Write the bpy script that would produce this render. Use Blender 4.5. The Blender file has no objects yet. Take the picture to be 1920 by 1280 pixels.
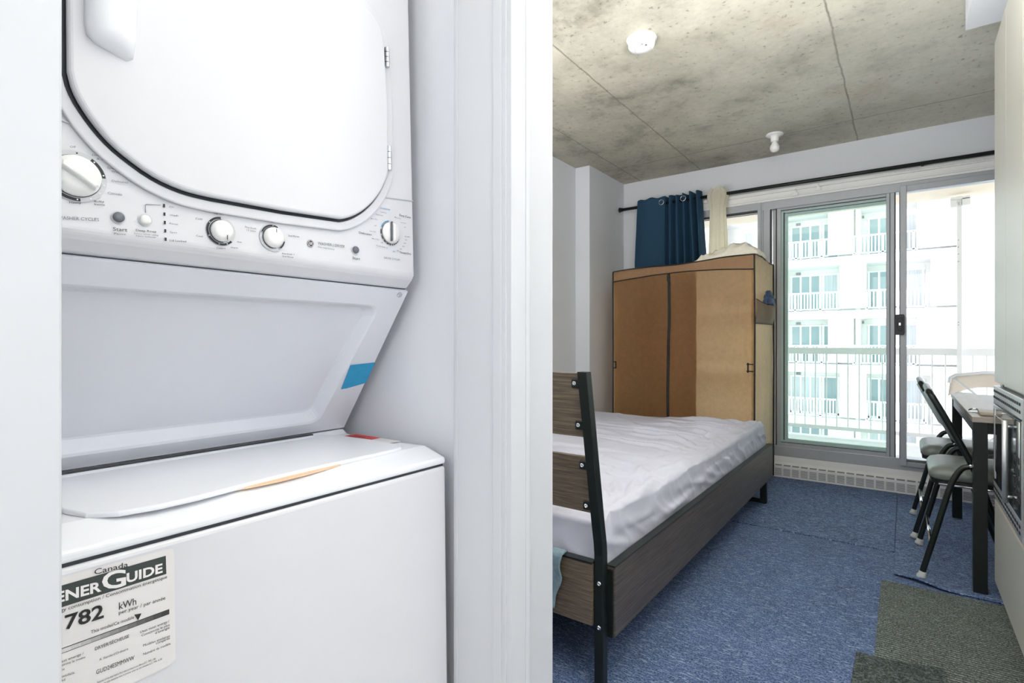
import bpy, bmesh, math, random
from mathutils import Vector, Matrix, noise

# ------------------------------------------------------------------ camera, world, lights, exposure
S = bpy.context.scene
C = S.collection
FPX = 998.0
TH = math.atan(735 / FPX)
H = 1.03
cam_d = bpy.data.cameras.new('camera'); cam = bpy.data.objects.new('camera', cam_d); C.objects.link(cam)
cam_d.sensor_width = 36.0; cam_d.sensor_fit = 'HORIZONTAL'; cam_d.lens = FPX / 1920 * 36.0
cam_d.clip_start = 0.02; cam_d.clip_end = 300
cam.location = (0, 0, H); cam.rotation_euler = (math.pi / 2, 0, TH)
S.camera = cam

W = bpy.data.worlds.new('daylight'); S.world = W; W.use_nodes = True
wn = W.node_tree; wn.nodes.clear()
wo = wn.nodes.new('ShaderNodeOutputWorld'); wb = wn.nodes.new('ShaderNodeBackground')
wt = wn.nodes.new('ShaderNodeTexCoord'); ws = wn.nodes.new('ShaderNodeSeparateXYZ'); wr = wn.nodes.new('ShaderNodeValToRGB')
wn.links.new(wt.outputs['Generated'], ws.inputs[0]); wn.links.new(ws.outputs['Z'], wr.inputs[0])
wr.color_ramp.elements[0].position = 0.0; wr.color_ramp.elements[0].color = (0.95, 0.97, 1.0, 1)
wr.color_ramp.elements[1].position = 0.9; wr.color_ramp.elements[1].color = (0.72, 0.84, 1.0, 1)
wn.links.new(wr.outputs[0], wb.inputs['Color']); wb.inputs['Strength'].default_value = 2.8
wn.links.new(wb.outputs[0], wo.inputs[0])


def area(name, loc, size, energy, color=(1, 1, 1), rot=(0, 0, 0), sy=None):
    l = bpy.data.lights.new(name, 'AREA'); l.energy = energy; l.color = color
    l.shape = 'RECTANGLE'; l.size = size; l.size_y = sy or size
    o = bpy.data.objects.new(name, l); o.location = loc; o.rotation_euler = rot; C.objects.link(o)
    return o


area('hall_fill', (0.12, -0.15, 2.42), 0.8, 1.0, (1.0, 0.995, 0.99))  # added fill for the hall, unseen source
area('entry_fill', (0.15, -1.15, 1.5), 1.1, 12.5, (0.99, 0.995, 1.0), (math.radians(90), 0, 0))  # added fill from behind the camera onto jamb and closet
area('room_fill', (-0.9, 1.75, 2.42), 0.8, 5.0, (1.0, 0.99, 0.98))  # added fill over the bedroom, out of view
area('raking_fill', (0.82, 0.35, 1.4), 0.5, 5.0, (1.0, 0.99, 0.985), (math.radians(88), 0, math.radians(40)))  # added side light, rakes the bed and evens out the closet
area('left_up_fill', (-1.55, 1.15, 1.0), 0.8, 26, (1.0, 0.985, 0.965), (math.pi, 0, 0))  # added upward fill for the ceiling, hidden behind the partition
area('right_up_fill', (-0.05, 1.28, 1.78), 0.5, 44, (1.0, 0.985, 0.965), (math.pi, 0, 0))  # added upward fill for the right of the ceiling, above view

S.view_settings.view_transform = 'Standard'
S.view_settings.look = 'None'
S.view_settings.gamma = 1.0
S.view_settings.use_curve_mapping = False
S.view_settings.exposure = 0.5

# ------------------------------------------------------------------ helpers
ct, st = math.cos(TH), math.sin(TH)


def P(u, v, **k):
    """point of the plane x=, y= or z= seen in direction (u, v)"""
    a = (u - 960) / FPX; b = (640 - v) / FPX
    dx, dy = a * ct - st, a * st + ct
    if 'z' in k: d = (k['z'] - H) / b
    elif 'x' in k: d = k['x'] / dx
    else: d = k['y'] / dy
    return Vector((dx * d, dy * d, H + b * d))


def lin(c):
    return tuple(((x / 255) / 12.92 if x / 255 <= 0.04045 else ((x / 255 + 0.055) / 1.055) ** 2.4) for x in c) + (1,)


def newmat(name):
    m = bpy.data.materials.new(name); m.use_nodes = True
    nt = m.node_tree; nt.nodes.clear()
    o = nt.nodes.new('ShaderNodeOutputMaterial'); p = nt.nodes.new('ShaderNodeBsdfPrincipled')
    nt.links.new(p.outputs[0], o.inputs[0])
    return m, nt, p, o


def noisenode(nt, scale, detail=4, rough=0.6, vec=None, stretch=None):
    n = nt.nodes.new('ShaderNodeTexNoise'); n.inputs['Scale'].default_value = scale
    n.inputs['Detail'].default_value = detail; n.inputs['Roughness'].default_value = rough
    tc = nt.nodes.new('ShaderNodeTexCoord')
    src = tc.outputs['Object']
    if stretch:
        mp = nt.nodes.new('ShaderNodeMapping'); mp.inputs['Scale'].default_value = stretch[:3]
        if len(stretch) > 3: mp.inputs['Rotation'].default_value = stretch[3]
        nt.links.new(src, mp.inputs[0]); src = mp.outputs[0]
    nt.links.new(src, n.inputs['Vector'])
    return n


def ramp(nt, src, stops):
    r = nt.nodes.new('ShaderNodeValToRGB')
    e = r.color_ramp.elements
    e[0].position, e[0].color = stops[0][0], stops[0][1]
    e[1].position, e[1].color = stops[-1][0], stops[-1][1]
    for p, c in stops[1:-1]:
        x = e.new(p); x.color = c
    nt.links.new(src, r.inputs[0])
    return r


def mix(nt, fac, a, b, mode='MIX'):
    m = nt.nodes.new('ShaderNodeMix'); m.data_type = 'RGBA'; m.blend_type = mode
    for sock, val in ((m.inputs[0], fac), (m.inputs[6], a), (m.inputs[7], b)):
        if isinstance(val, (int, float)): sock.default_value = val
        elif isinstance(val, tuple): sock.default_value = val
        else: nt.links.new(val, sock)
    return m.outputs[2]


def math_(nt, op, a, b=None, c=None):
    m = nt.nodes.new('ShaderNodeMath'); m.operation = op
    for i, v in enumerate((a, b, c)):
        if v is None: continue
        if isinstance(v, (int, float)): m.inputs[i].default_value = v
        else: nt.links.new(v, m.inputs[i])
    return m.outputs[0]


def bump(nt, p, src, strength, dist=0.01):
    b = nt.nodes.new('ShaderNodeBump'); b.inputs['Strength'].default_value = strength
    b.inputs['Distance'].default_value = dist
    nt.links.new(src, b.inputs['Height']); nt.links.new(b.outputs[0], p.inputs['Normal'])


def mat(name, col, rough=0.5, metal=0.0, var=0.03, scale=30, bmp=0.0, stretch=None, coat=0.0, bdist=0.002):
    m, nt, p, o = newmat(name)
    c = lin(col); n = noisenode(nt, scale, 5, 0.6, stretch=stretch)
    lo = tuple(x * (1 - var) for x in c[:3]) + (1,); hi = tuple(min(1, x * (1 + var)) for x in c[:3]) + (1,)
    r = ramp(nt, n.outputs[0], [(0.3, lo), (0.7, hi)])
    nt.links.new(r.outputs[0], p.inputs['Base Color'])
    p.inputs['Roughness'].default_value = rough; p.inputs['Metallic'].default_value = metal
    if coat: p.inputs['Coat Weight'].default_value = coat; p.inputs['Coat Roughness'].default_value = 0.08
    if bmp: bump(nt, p, n.outputs[0], bmp, bdist)
    return m


M = {}
M['wall'] = mat('painted wall', (218, 221, 226), 0.7, var=0.01, scale=60, bmp=0.05)
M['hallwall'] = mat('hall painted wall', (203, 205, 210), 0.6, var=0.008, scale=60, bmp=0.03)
M['trim'] = mat('satin white trim', (208, 210, 215), 0.45, var=0.005)
M['enamel'] = mat('white appliance enamel', (222, 223, 228), 0.38, var=0.004, coat=0.1)
M['plastic'] = mat('white appliance plastic', (244, 246, 251), 0.35, var=0.004, coat=0.1)
M['recess'] = mat('white recess enamel', (226, 228, 236), 0.3, var=0.004, coat=0.2)
M['panelp'] = mat('control panel plastic', (250, 250, 252), 0.4, var=0.004)
M['knob'] = mat('knob plastic', (243, 243, 242), 0.28, var=0.005)
M['gap'] = mat('dark gasket rubber', (52, 56, 62), 0.5, var=0.05)
M['greyring'] = mat('pale grey print', (206, 208, 212), 0.5, var=0.01)
M['ink'] = mat('dark grey ink', (46, 48, 54), 0.6, var=0.02)
M['inkgrey'] = mat('grey ink', (112, 115, 122), 0.6, var=0.02)
M['inkblue'] = mat('blue ink', (70, 150, 200), 0.6, var=0.02)
M['inkwhite'] = mat('white ink', (240, 238, 238), 0.6, var=0.01)
M['black'] = mat('black ink', (38, 40, 40), 0.6, var=0.05)
M['banner'] = mat('dark green black print', (58, 66, 64), 0.6, var=0.08, scale=400)
M['paper'] = mat('label paper', (232, 230, 230), 0.55, var=0.01)
M['redlabel'] = mat('red label print', (226, 74, 74), 0.5, var=0.04)
M['btn'] = mat('grey push button', (104, 108, 118), 0.25, var=0.03)
M['tape'] = mat('blue painters tape', (48, 158, 205), 0.6, var=0.07, scale=80, bmp=0.3)
M['peach'] = mat('peach reflection tint', (240, 205, 170), 0.5, var=0.04)  # warm reflection on the lid lip, put into the colour
M['chrome'] = mat('chrome', (205, 207, 210), 0.15, 1.0, var=0.02)
M['blackmetal'] = mat('black powder coated steel', (28, 34, 32), 0.38, 0.3, var=0.12, scale=300, bmp=0.15, bdist=0.0005)
M['alu'] = mat('grey aluminium frame', (172, 175, 180), 0.45, 0.35, var=0.03)
M['aludark'] = mat('dark frame gasket', (62, 66, 70), 0.6, var=0.05)
M['alugreen'] = mat('greenish glazing bead', (172, 198, 192), 0.4, 0.1, var=0.03)
M['white'] = mat('white plastic', (238, 238, 236), 0.35, var=0.01)
M['heater'] = mat('white painted heater steel', (222, 222, 224), 0.4, var=0.01)
M['slot'] = mat('heater slot shadow metal', (128, 130, 134), 0.6, var=0.03)
M['bulb'] = mat('frosted bulb glass', (240, 240, 238), 0.15, var=0.01)
M['cabinet'] = mat('greige cabinet laminate', (190, 189, 180), 0.38, var=0.015, scale=200, bmp=0.05)
M['cabedge'] = mat('pale cabinet edge band', (212, 205, 192), 0.45, var=0.02)
M['steel'] = mat('stainless steel', (214, 216, 218), 0.4, 0.8, var=0.04, scale=60, stretch=(1, 1, 30))
M['steelslot'] = mat('vent slot black', (25, 26, 28), 0.6, var=0.05)
M['vinyl'] = mat('grey green vinyl', (112, 118, 114), 0.38, var=0.06, scale=40, bmp=0.1)
M['balc'] = mat('white painted balcony metal', (236, 236, 236), 0.45, var=0.01)
M['concfloor'] = mat('pale balcony concrete', (205, 203, 198), 0.8, var=0.05, scale=8)
M['creamconc'] = mat('cream balcony soffit', (222, 208, 186), 0.8, var=0.04, scale=4)
M['bldg'] = mat('white building render', (236, 236, 234), 0.8, var=0.01, scale=1)
M['bldgshade'] = mat('pale facade cladding', (224, 224, 220), 0.8, var=0.02, scale=1)
M['bldgrail'] = mat('white facade railing', (240, 240, 240), 0.6, var=0.01, scale=1)
M['bldgpane'] = mat('facade window glass', (140, 160, 165), 0.2, 0.0, var=0.15, scale=0.6, stretch=(1, 1, .3))
M['bldgcurtain'] = mat('facade window curtain', (190, 196, 200), 0.7, var=0.2, scale=5, stretch=(6, 1, .1))
M['ground'] = mat('street paving', (190, 190, 188), 0.9, var=0.05, scale=0.5)
M['sling'] = mat('cream canvas sling', (225, 212, 198), 0.8, var=0.03, scale=60)
M['blue'] = mat('teal blue curtain fabric', (28, 66, 92), 0.85, var=0.12, scale=160, bmp=0.3)
M['denim'] = mat('blue cloth', (66, 84, 116), 0.8, var=0.2, scale=60, bmp=0.3)
M['jeans'] = mat('faded pale denim', (128, 152, 162), 0.85, var=0.15, scale=90, bmp=0.3)
M['cream'] = mat('cream cotton', (240, 235, 220), 0.85, var=0.05, scale=60, bmp=0.2)
M['piping'] = mat('black piping tape', (30, 27, 26), 0.7, var=0.1)
M['clear'] = mat('clear plastic cap', (196, 204, 202), 0.12, var=0.05)
M['leather'] = mat('taupe leather', (158, 148, 134), 0.5, var=0.1)
M['closetwall'] = mat('closet painted wall', (232, 234, 240), 0.7, var=0.01)

# laminate woods
def wood(name, dark, light, stretch, scale=18):
    m, nt, p, o = newmat(name)
    n = noisenode(nt, scale, 8, 0.7, stretch=stretch); n2 = noisenode(nt, 3, 3, 0.5)
    r = ramp(nt, n.outputs[0], [(0.32, lin(dark)), (0.52, lin(tuple((a + b) / 2 for a, b in zip(dark, light)))), (0.70, lin(light))])
    col = mix(nt, 0.25, r.outputs[0], n2.outputs[0], 'MULTIPLY')
    nt.links.new(r.outputs[0], p.inputs['Base Color']); p.inputs['Roughness'].default_value = 0.42
    bump(nt, p, n.outputs[0], 0.12, 0.001)
    return m
M['woody'] = wood('grey brown wood laminate along rail', (54, 48, 44), (112, 102, 93), (1, 1.2, 50), 5.0)
M['woodx'] = wood('grey brown wood laminate across board', (70, 60, 50), (146, 130, 110), (1.4, 1.4, 48), 6.0)
M['tabletop'] = wood('grey brown table laminate', (140, 132, 124), (172, 164, 154), (4, .6, 4), 5)


def concrete():
    m, nt, p, o = newmat('exposed cast concrete')
    tc = nt.nodes.new('ShaderNodeTexCoord')
    big = noisenode(nt, 0.9, 6, 0.62); mid = noisenode(nt, 3.2, 8, 0.7); fine = noisenode(nt, 30, 8, 0.72)
    base = ramp(nt, big.outputs[0], [(0.30, lin((150, 147, 134))), (0.5, lin((186, 182, 166))), (0.68, lin((204, 199, 181)))])
    blot = ramp(nt, mid.outputs[0], [(0.33, (0.50, 0.50, 0.49, 1)), (0.47, (0.86, 0.86, 0.85, 1)), (0.62, (1, 1, 1, 1)), (0.8, (1.12, 1.1, 1.06, 1))])
    sp = nt.nodes.new('ShaderNodeSeparateXYZ'); nt.links.new(tc.outputs['Object'], sp.inputs[0])
    mr = nt.nodes.new('ShaderNodeMapRange'); mr.inputs[1].default_value = -1.3; mr.inputs[2].default_value = 0.1
    nt.links.new(math_(nt, 'ADD', sp.outputs['X'], math_(nt, 'MULTIPLY', math_(nt, 'SUBTRACT', big.outputs[0], 0.5), 1.6)), mr.inputs[0])
    pale = mix(nt, math_(nt, 'MULTIPLY', mr.outputs[0], 1.0), base.outputs[0], lin((214, 211, 196)))  # paler towards the right: daylight from the door put into the colour
    c1 = mix(nt, math_(nt, 'SUBTRACT', 1.0, math_(nt, 'MULTIPLY', mr.outputs[0], 0.55)), pale, blot.outputs[0], 'MULTIPLY')
    # pinholes gathered where the blotches are dark
    pit = ramp(nt, fine.outputs[0], [(0.33, (0.35, 0.34, 0.33, 1)), (0.41, (0.92, 0.92, 0.92, 1)), (0.6, (1.0, 1.0, 1.0, 1)), (0.72, (1.1, 1.09, 1.07, 1))])
    c2 = mix(nt, 0.9, c1, pit.outputs[0], 'MULTIPLY')
    rust = noisenode(nt, 1.7, 6, 0.7, stretch=(1, 1, 1, (0, 0, 1.1)))
    rr = ramp(nt, rust.outputs[0], [(0.60, (0, 0, 0, 1)), (0.74, (0.35, 0.35, 0.35, 1))])
    c3 = mix(nt, rr.outputs[0], c2, lin((170, 128, 98)))
    # form joints
    sx = nt.nodes.new('ShaderNodeSeparateXYZ'); nt.links.new(tc.outputs['Object'], sx.inputs[0])
    wob = noisenode(nt, 6, 4, 0.7)
    w = math_(nt, 'MULTIPLY', math_(nt, 'SUBTRACT', wob.outputs[0], 0.5), 0.02)
    lines = None
    for ax, pos in (('X', -0.268), ('X', -1.375), ('X', -1.905), ('Y', 4.10)):
        d = math_(nt, 'ABSOLUTE', math_(nt, 'ADD', math_(nt, 'SUBTRACT', sx.outputs[ax], pos), w))
        l = math_(nt, 'SUBTRACT', 1.0, math_(nt, 'MINIMUM', math_(nt, 'DIVIDE', d, 0.007), 1.0))
        lines = l if lines is None else math_(nt, 'MAXIMUM', lines, l)
    lf = math_(nt, 'MULTIPLY', lines, math_(nt, 'MULTIPLY_ADD', mid.outputs[0], 1.2, 0.05))
    c4 = mix(nt, lf, c3, lin((84, 80, 68)))
    nt.links.new(c4, p.inputs['Base Color']); p.inputs['Roughness'].default_value = 0.62
    hb = math_(nt, 'SUBTRACT', math_(nt, 'MULTIPLY', fine.outputs[0], 0.5), math_(nt, 'MULTIPLY', lines, 0.8))
    bump(nt, p, hb, 0.35, 0.004)
    return m
M['concrete'] = concrete()


def felt(name, c0, c1, c2, fleck, ribs=False):
    m, nt, p, o = newmat(name)
    n = noisenode(nt, 170, 3, 0.85); b = noisenode(nt, 6, 5, 0.7)
    r = ramp(nt, n.outputs[0], [(0.38, lin(c0)), (0.5, lin(c1)), (0.62, lin(c2))])
    shade = ramp(nt, b.outputs[0], [(0.3, (0.80, 0.80, 0.80, 1)), (0.7, (1.15, 1.15, 1.15, 1))])
    c = mix(nt, 1.0, r.outputs[0], shade.outputs[0], 'MULTIPLY')
    fac = None
    for ang in (0.3, 1.2, 2.2):
        f = noisenode(nt, 34, 2, 0.5, stretch=(1, 7, 1, (0, 0, ang)))
        rr = ramp(nt, f.outputs[0], [(0.63, (0, 0, 0, 1)), (0.68, (0.6, 0.6, 0.6, 1))])
        fac = rr.outputs[0] if fac is None else math_(nt, 'MAXIMUM', fac, rr.outputs[0])
    c = mix(nt, fac, c, lin(fleck))
    h = n.outputs[0]
    if ribs:
        wv = nt.nodes.new('ShaderNodeTexWave'); wv.bands_direction = 'Y'; wv.inputs['Scale'].default_value = 22
        wv.inputs['Distortion'].default_value = 0.6; wv.inputs['Detail'].default_value = 2; wv.inputs['Detail Scale'].default_value = 12
        tc = nt.nodes.new('ShaderNodeTexCoord'); nt.links.new(tc.outputs['Object'], wv.inputs['Vector'])
        rb = ramp(nt, wv.outputs['Fac'], [(0.1, (0.42, 0.42, 0.42, 1)), (0.6, (1.15, 1.15, 1.15, 1))])
        c = mix(nt, 1.0, c, rb.outputs[0], 'MULTIPLY'); h = math_(nt, 'ADD', math_(nt, 'MULTIPLY', wv.outputs['Fac'], 1.0), n.outputs[0])
    nt.links.new(c, p.inputs['Base Color']); p.inputs['Roughness'].default_value = 0.95
    bump(nt, p, h, 0.5, 0.004)
    return m
M['carpet'] = felt('blue needle felt carpet', (36, 52, 86), (70, 90, 130), (118, 140, 174), (172, 188, 214))
M['ribmat'] = felt('ribbed charcoal runner', (46, 50, 50), (84, 91, 89), (140, 150, 145), (150, 158, 154), True)
M['doormat'] = felt('dark curly doormat', (20, 24, 24), (46, 54, 54), (98, 108, 108), (120, 130, 130))


def glass(name, tint, haze=0.0):
    m, nt, p, o = newmat(name)
    nt.nodes.remove(p)
    t = nt.nodes.new('ShaderNodeBsdfTransparent'); t.inputs[0].default_value = tint
    g = nt.nodes.new('ShaderNodeBsdfGlossy'); g.inputs['Roughness'].default_value = 0.02
    f = nt.nodes.new('ShaderNodeFresnel'); f.inputs[0].default_value = 1.35
    x = nt.nodes.new('ShaderNodeMixShader'); nt.links.new(f.outputs[0], x.inputs[0])
    nt.links.new(t.outputs[0], x.inputs[1]); nt.links.new(g.outputs[0], x.inputs[2]); nt.links.new(x.outputs[0], o.inputs[0])
    return m
def clearcap():
    m, nt, p, o = newmat('clear plastic cap')
    p.inputs['Base Color'].default_value = (0.75, 0.8, 0.79, 1); p.inputs['Roughness'].default_value = 0.1
    t = nt.nodes.new('ShaderNodeBsdfTransparent'); x = nt.nodes.new('ShaderNodeMixShader'); x.inputs[0].default_value = 0.42
    nt.links.new(p.outputs[0], x.inputs[1]); nt.links.new(t.outputs[0], x.inputs[2]); nt.links.new(x.outputs[0], o.inputs[0])
    return m
M['clear'] = clearcap()
M['glass'] = glass('clear window glass', (0.97, 0.98, 0.98, 1))
M['glassgreen'] = glass('green tinted window glass', (0.85, 0.935, 0.90, 1))


def cloth(name, col, trans, var=0.06, scale=40, bmp=0.25, stretch=None):
    m, nt, p, o = newmat(name)
    n = noisenode(nt, scale, 6, 0.7, stretch=stretch); n2 = noisenode(nt, 2.2, 4, 0.6)
    c = lin(col)
    lo = tuple(x * (1 - var) for x in c[:3]) + (1,); hi = tuple(min(1, x * (1 + var)) for x in c[:3]) + (1,)
    r = ramp(nt, n.outputs[0], [(0.3, lo), (0.7, hi)])
    s2 = ramp(nt, n2.outputs[0], [(0.3, (0.9, 0.88, 0.86, 1)), (0.7, (1.06, 1.06, 1.06, 1))])
    cc = mix(nt, 1.0, r.outputs[0], s2.outputs[0], 'MULTIPLY')
    nt.links.new(cc, p.inputs['Base Color']); p.inputs['Roughness'].default_value = 0.8
    cr_ = noisenode(nt, 9, 8, 0.75)
    bump(nt, p, math_(nt, 'ADD', math_(nt, 'MULTIPLY', n.outputs[0], 0.25), cr_.outputs[0]) if trans else n.outputs[0], bmp * (1.6 if trans else 1), 0.008 if trans else 0.002)
    if trans:
        t = nt.nodes.new('ShaderNodeBsdfTranslucent'); nt.links.new(cc, t.inputs[0])
        x = nt.nodes.new('ShaderNodeMixShader'); x.inputs[0].default_value = trans
        nt.links.new(p.outputs[0], x.inputs[1]); nt.links.new(t.outputs[0], x.inputs[2]); nt.links.new(x.outputs[0], o.inputs[0])
    return m
def nonwoven(name, refl, trans, tfac):
    m = cloth(name, refl, tfac, 0.10, 45)
    nt = m.node_tree; t = [n for n in nt.nodes if n.type == 'BSDF_TRANSLUCENT'][0]
    for l in list(nt.links):
        if l.to_node == t: nt.links.remove(l)
    n = noisenode(nt, 30, 6, 0.75); c = lin(trans)
    rr = ramp(nt, n.outputs[0], [(0.3, tuple(x * 0.82 for x in c[:3]) + (1,)), (0.7, c)])
    nt.links.new(rr.outputs[0], t.inputs[0])
    return m
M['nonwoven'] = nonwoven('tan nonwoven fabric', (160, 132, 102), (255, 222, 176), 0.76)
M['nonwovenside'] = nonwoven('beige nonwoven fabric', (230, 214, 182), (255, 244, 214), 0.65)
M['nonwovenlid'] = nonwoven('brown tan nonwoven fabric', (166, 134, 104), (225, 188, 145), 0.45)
M['lining'] = cloth('thin white lining', (244, 242, 236), 0.85, 0.02, 45)
M['pocket'] = cloth('taupe pocket fabric', (150, 128, 104), 0.1, 0.08, 60)
M['sheer'] = cloth('cream sheer fabric', (252, 249, 234), 0.6, 0.03, 50)
M['sheet'] = cloth('pale lilac grey bed sheet', (194, 196, 210), 0.0, 0.02, 200, 0.1)


class MB:
    def __init__(self):
        self.bm = bmesh.new()

    def face(self, pts):
        vs = [self.bm.verts.new(Vector(p)) for p in pts]
        return self.bm.faces.new(vs)

    def box(self, x0, x1, y0, y1, z0, z1):
        v = [self.bm.verts.new((x, y, z)) for x in (x0, x1) for y in (y0, y1) for z in (z0, z1)]
        for f in ((0, 1, 3, 2), (4, 6, 7, 5), (0, 4, 5, 1), (2, 3, 7, 6), (0, 2, 6, 4), (1, 5, 7, 3)):
            self.bm.faces.new([v[i] for i in f])
        return self

    def prism(self, pts, axis, a, b):
        """pts: 2D outline; axis 'x': (y,z), 'y': (x,z), 'z': (x,y); between a and b"""
        def mk(p, t):
            return {'x': (t, p[0], p[1]), 'y': (p[0], t, p[1]), 'z': (p[0], p[1], t)}[axis]
        A = [self.bm.verts.new(mk(p, a)) for p in pts]; B = [self.bm.verts.new(mk(p, b)) for p in pts]
        n = len(pts)
        self.bm.faces.new(A); self.bm.faces.new(list(reversed(B)))
        for i in range(n):
            self.bm.faces.new([A[i], A[(i + 1) % n], B[(i + 1) % n], B[i]])
        return self

    def loft(self, loops, cap=True):
        L = [[self.bm.verts.new(Vector(p)) for p in lp] for lp in loops]
        n = len(L[0])
        for a, b in zip(L, L[1:]):
            for i in range(n):
                self.bm.faces.new([a[i], a[(i + 1) % n], b[(i + 1) % n], b[i]])
        if cap:
            self.bm.faces.new(L[0]); self.bm.faces.new(list(reversed(L[-1])))
        return self

    def tube(self, pts, r, n=10, closed=False, flat=1.0):
        pts = [Vector(p) for p in pts]; m = len(pts); loops = []
        up = None
        for i, p in enumerate(pts):
            if closed: t = (pts[(i + 1) % m] - pts[i - 1])
            elif i == 0: t = pts[1] - pts[0]
            elif i == m - 1: t = pts[-1] - pts[-2]
            else: t = (pts[i + 1] - p).normalized() + (p - pts[i - 1]).normalized()
            t.normalize()
            if up is None:
                up = Vector((0, 0, 1)) if abs(t.z) < 0.9 else Vector((0, 1, 0))
            s = t.cross(up).normalized(); up = s.cross(t).normalized()
            rr = r[i] if isinstance(r, (list, tuple)) else r
            loops.append([p + s * math.cos(2 * math.pi * k / n) * rr + up * math.sin(2 * math.pi * k / n) * rr * flat for k in range(n)])
        if closed:
            loops.append(loops[0]); return self.loft(loops, False)
        return self.loft(loops)

    def disc(self, c, axis, prof, n=32):
        """lathe; prof = [(r, offset along axis)]"""
        axis = Vector(axis).normalized(); c = Vector(c)
        a = Vector((0, 0, 1)) if abs(axis.z) < 0.9 else Vector((1, 0, 0))
        s = axis.cross(a).normalized(); t = axis.cross(s).normalized()
        return self.loft([[c + axis * o + (s * math.cos(2 * math.pi * k / n) + t * math.sin(2 * math.pi * k / n)) * max(r, 1e-5) for k in range(n)] for r, o in prof])

    def grid(self, fn, nu, nv, closed_u=False):
        V = [[self.bm.verts.new(Vector(fn(i / nu, j / nv))) for j in range(nv + 1)] for i in range(nu + 1)]
        for i in range(nu):
            for j in range(nv):
                self.bm.faces.new([V[i][j], V[i + 1][j], V[i + 1][j + 1], V[i][j + 1]])
        return self

    def build(self, name, m, parent=None, bevel=0, seg=2, smooth=False, solid=0, sub=0, origin=None):
        bm = self.bm
        bmesh.ops.remove_doubles(bm, verts=bm.verts, dist=1e-6)
        bmesh.ops.recalc_face_normals(bm, faces=bm.faces)
        root = parent
        base = Vector((0, 0, 0))
        while root is not None:
            base = base + root.location; root = root.parent
        if origin is not None: base = Vector(origin)
        if base.length: bmesh.ops.translate(bm, verts=bm.verts, vec=-base)
        me = bpy.data.meshes.new(name); bm.to_mesh(me); bm.free()
        me.materials.append(M[m] if isinstance(m, str) else m)
        if smooth:
            for p in me.polygons: p.use_smooth = True
        o = bpy.data.objects.new(name, me); C.objects.link(o)
        if parent is not None: o.parent = parent
        elif origin is not None: o.location = base
        if smooth == 'auto':
            me.shade_auto = True if hasattr(me, 'shade_auto') else None
        if solid:
            s = o.modifiers.new('solid', 'SOLIDIFY'); s.thickness = solid; s.offset = 0
        if bevel:
            b = o.modifiers.new('bevel', 'BEVEL'); b.width = bevel; b.segments = seg; b.limit_method = 'ANGLE'; b.angle_limit = math.radians(35)
        if sub:
            s = o.modifiers.new('sub', 'SUBSURF'); s.levels = sub; s.render_levels = sub
        return o


def tag(o, label=None, cat=None, group=None, kind=None):
    if label: o['label'] = label
    if cat: o['category'] = cat
    if group: o['group'] = group
    if kind: o['kind'] = kind
    return o


def thing(name, loc, label, cat, group=None):
    o = bpy.data.objects.new(name, None); C.objects.link(o); o.location = loc; o.empty_display_size = 0.05
    return tag(o, label, cat, group)


def box(name, m, parent, x0, x1, y0, y1, z0, z1, bevel=0.0, **k):
    return MB().box(x0, x1, y0, y1, z0, z1).build(name, m, parent, bevel=bevel, **k)


def struct(name, m, *b, bevel=0):
    o = MB()
    for q in b: o.box(*q)
    return tag(o.build(name, m, None, bevel=bevel), kind='structure')


# lettering printed on a plane x = const that faces +x (text runs along +y)
def lettering(name, items, m, parent, off=0.0):
    """items: (string, (y0,z0), (y1,z1), cap height, x function)"""
    res = []
    for s, a, b, cap, xf in items:
        out = bmesh.new()
        cu = bpy.data.curves.new('t', 'FONT'); cu.body = s; cu.size = 1.0; cu.offset = off; cu.resolution_u = 3
        ob = bpy.data.objects.new('t', cu); C.objects.link(ob)
        bpy.context.view_layer.update()
        dg = bpy.context.evaluated_depsgraph_get(); ev = ob.evaluated_get(dg); me = ev.to_mesh()
        xs = [v.co.x for v in me.vertices]; x0, x1 = min(xs), max(xs)
        L = math.hypot(b[0] - a[0], b[1] - a[1]); dy, dz = (b[0] - a[0]) / L, (b[1] - a[1]) / L
        sx = L / max(x1 - x0, 1e-4); sy = cap / 0.69
        idx = []
        for v in me.vertices:
            q = (v.co.x - x0) * sx; h = v.co.y * sy
            z = a[1] + q * dz + h
            idx.append(out.verts.new((xf(z), a[0] + q * dy, z)))
        for p in me.polygons:
            try: out.faces.new([idx[i] for i in p.vertices])
            except ValueError: pass
        ev.to_mesh_clear()
        bpy.data.objects.remove(ob); bpy.data.curves.remove(cu)
        w = MB(); w.bm.free(); w.bm = out
        res.append(w.build(name, m, parent))
    return res


# ------------------------------------------------------------------ the setting
ZC = 2.47; YW = 4.54; XL = -2.20; XR = 0.90
M['halltile'] = mat('pale hall floor tile', (206, 204, 200), 0.5, var=0.04, scale=6)
M['subfloor'] = mat('dark grey subfloor', (58, 60, 64), 0.9, var=0.1, scale=10)
struct('floor', 'subfloor', (-2.4, 1.05, -1.2, 4.70, -0.12, 0.0))
struct('floor_hall', 'halltile', (-1.4, XR, -1.2, 0.892, 0.0, 0.005))
struct('ceiling', 'concrete', (-2.4, 1.05, -1.2, 4.66, ZC, ZC + 0.18))
struct('wall_left', 'wall', (XL - 0.14, XL, 0.894, YW, 0, ZC), (XL, -2.07, 3.88, YW, 0, ZC))
struct('wall_right', 'wall', (XR, XR + 0.12, -1.2, YW, 0, ZC))
struct('wall_back', 'hallwall', (-0.559, XR, -1.3, -1.2, 0, ZC))
struct('wall_closet', 'hallwall', (-2.34, -0.559, 0.77, 0.894, 0, ZC), (-0.679, -0.559, 0.752, 0.77, 0, ZC))
struct('added_closet_sheet', 'closetwall', (-1.40, -0.682, 0.766, 0.7702, 0, ZC))  # thin paler sheet added over the wall to brighten its closet side
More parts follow.
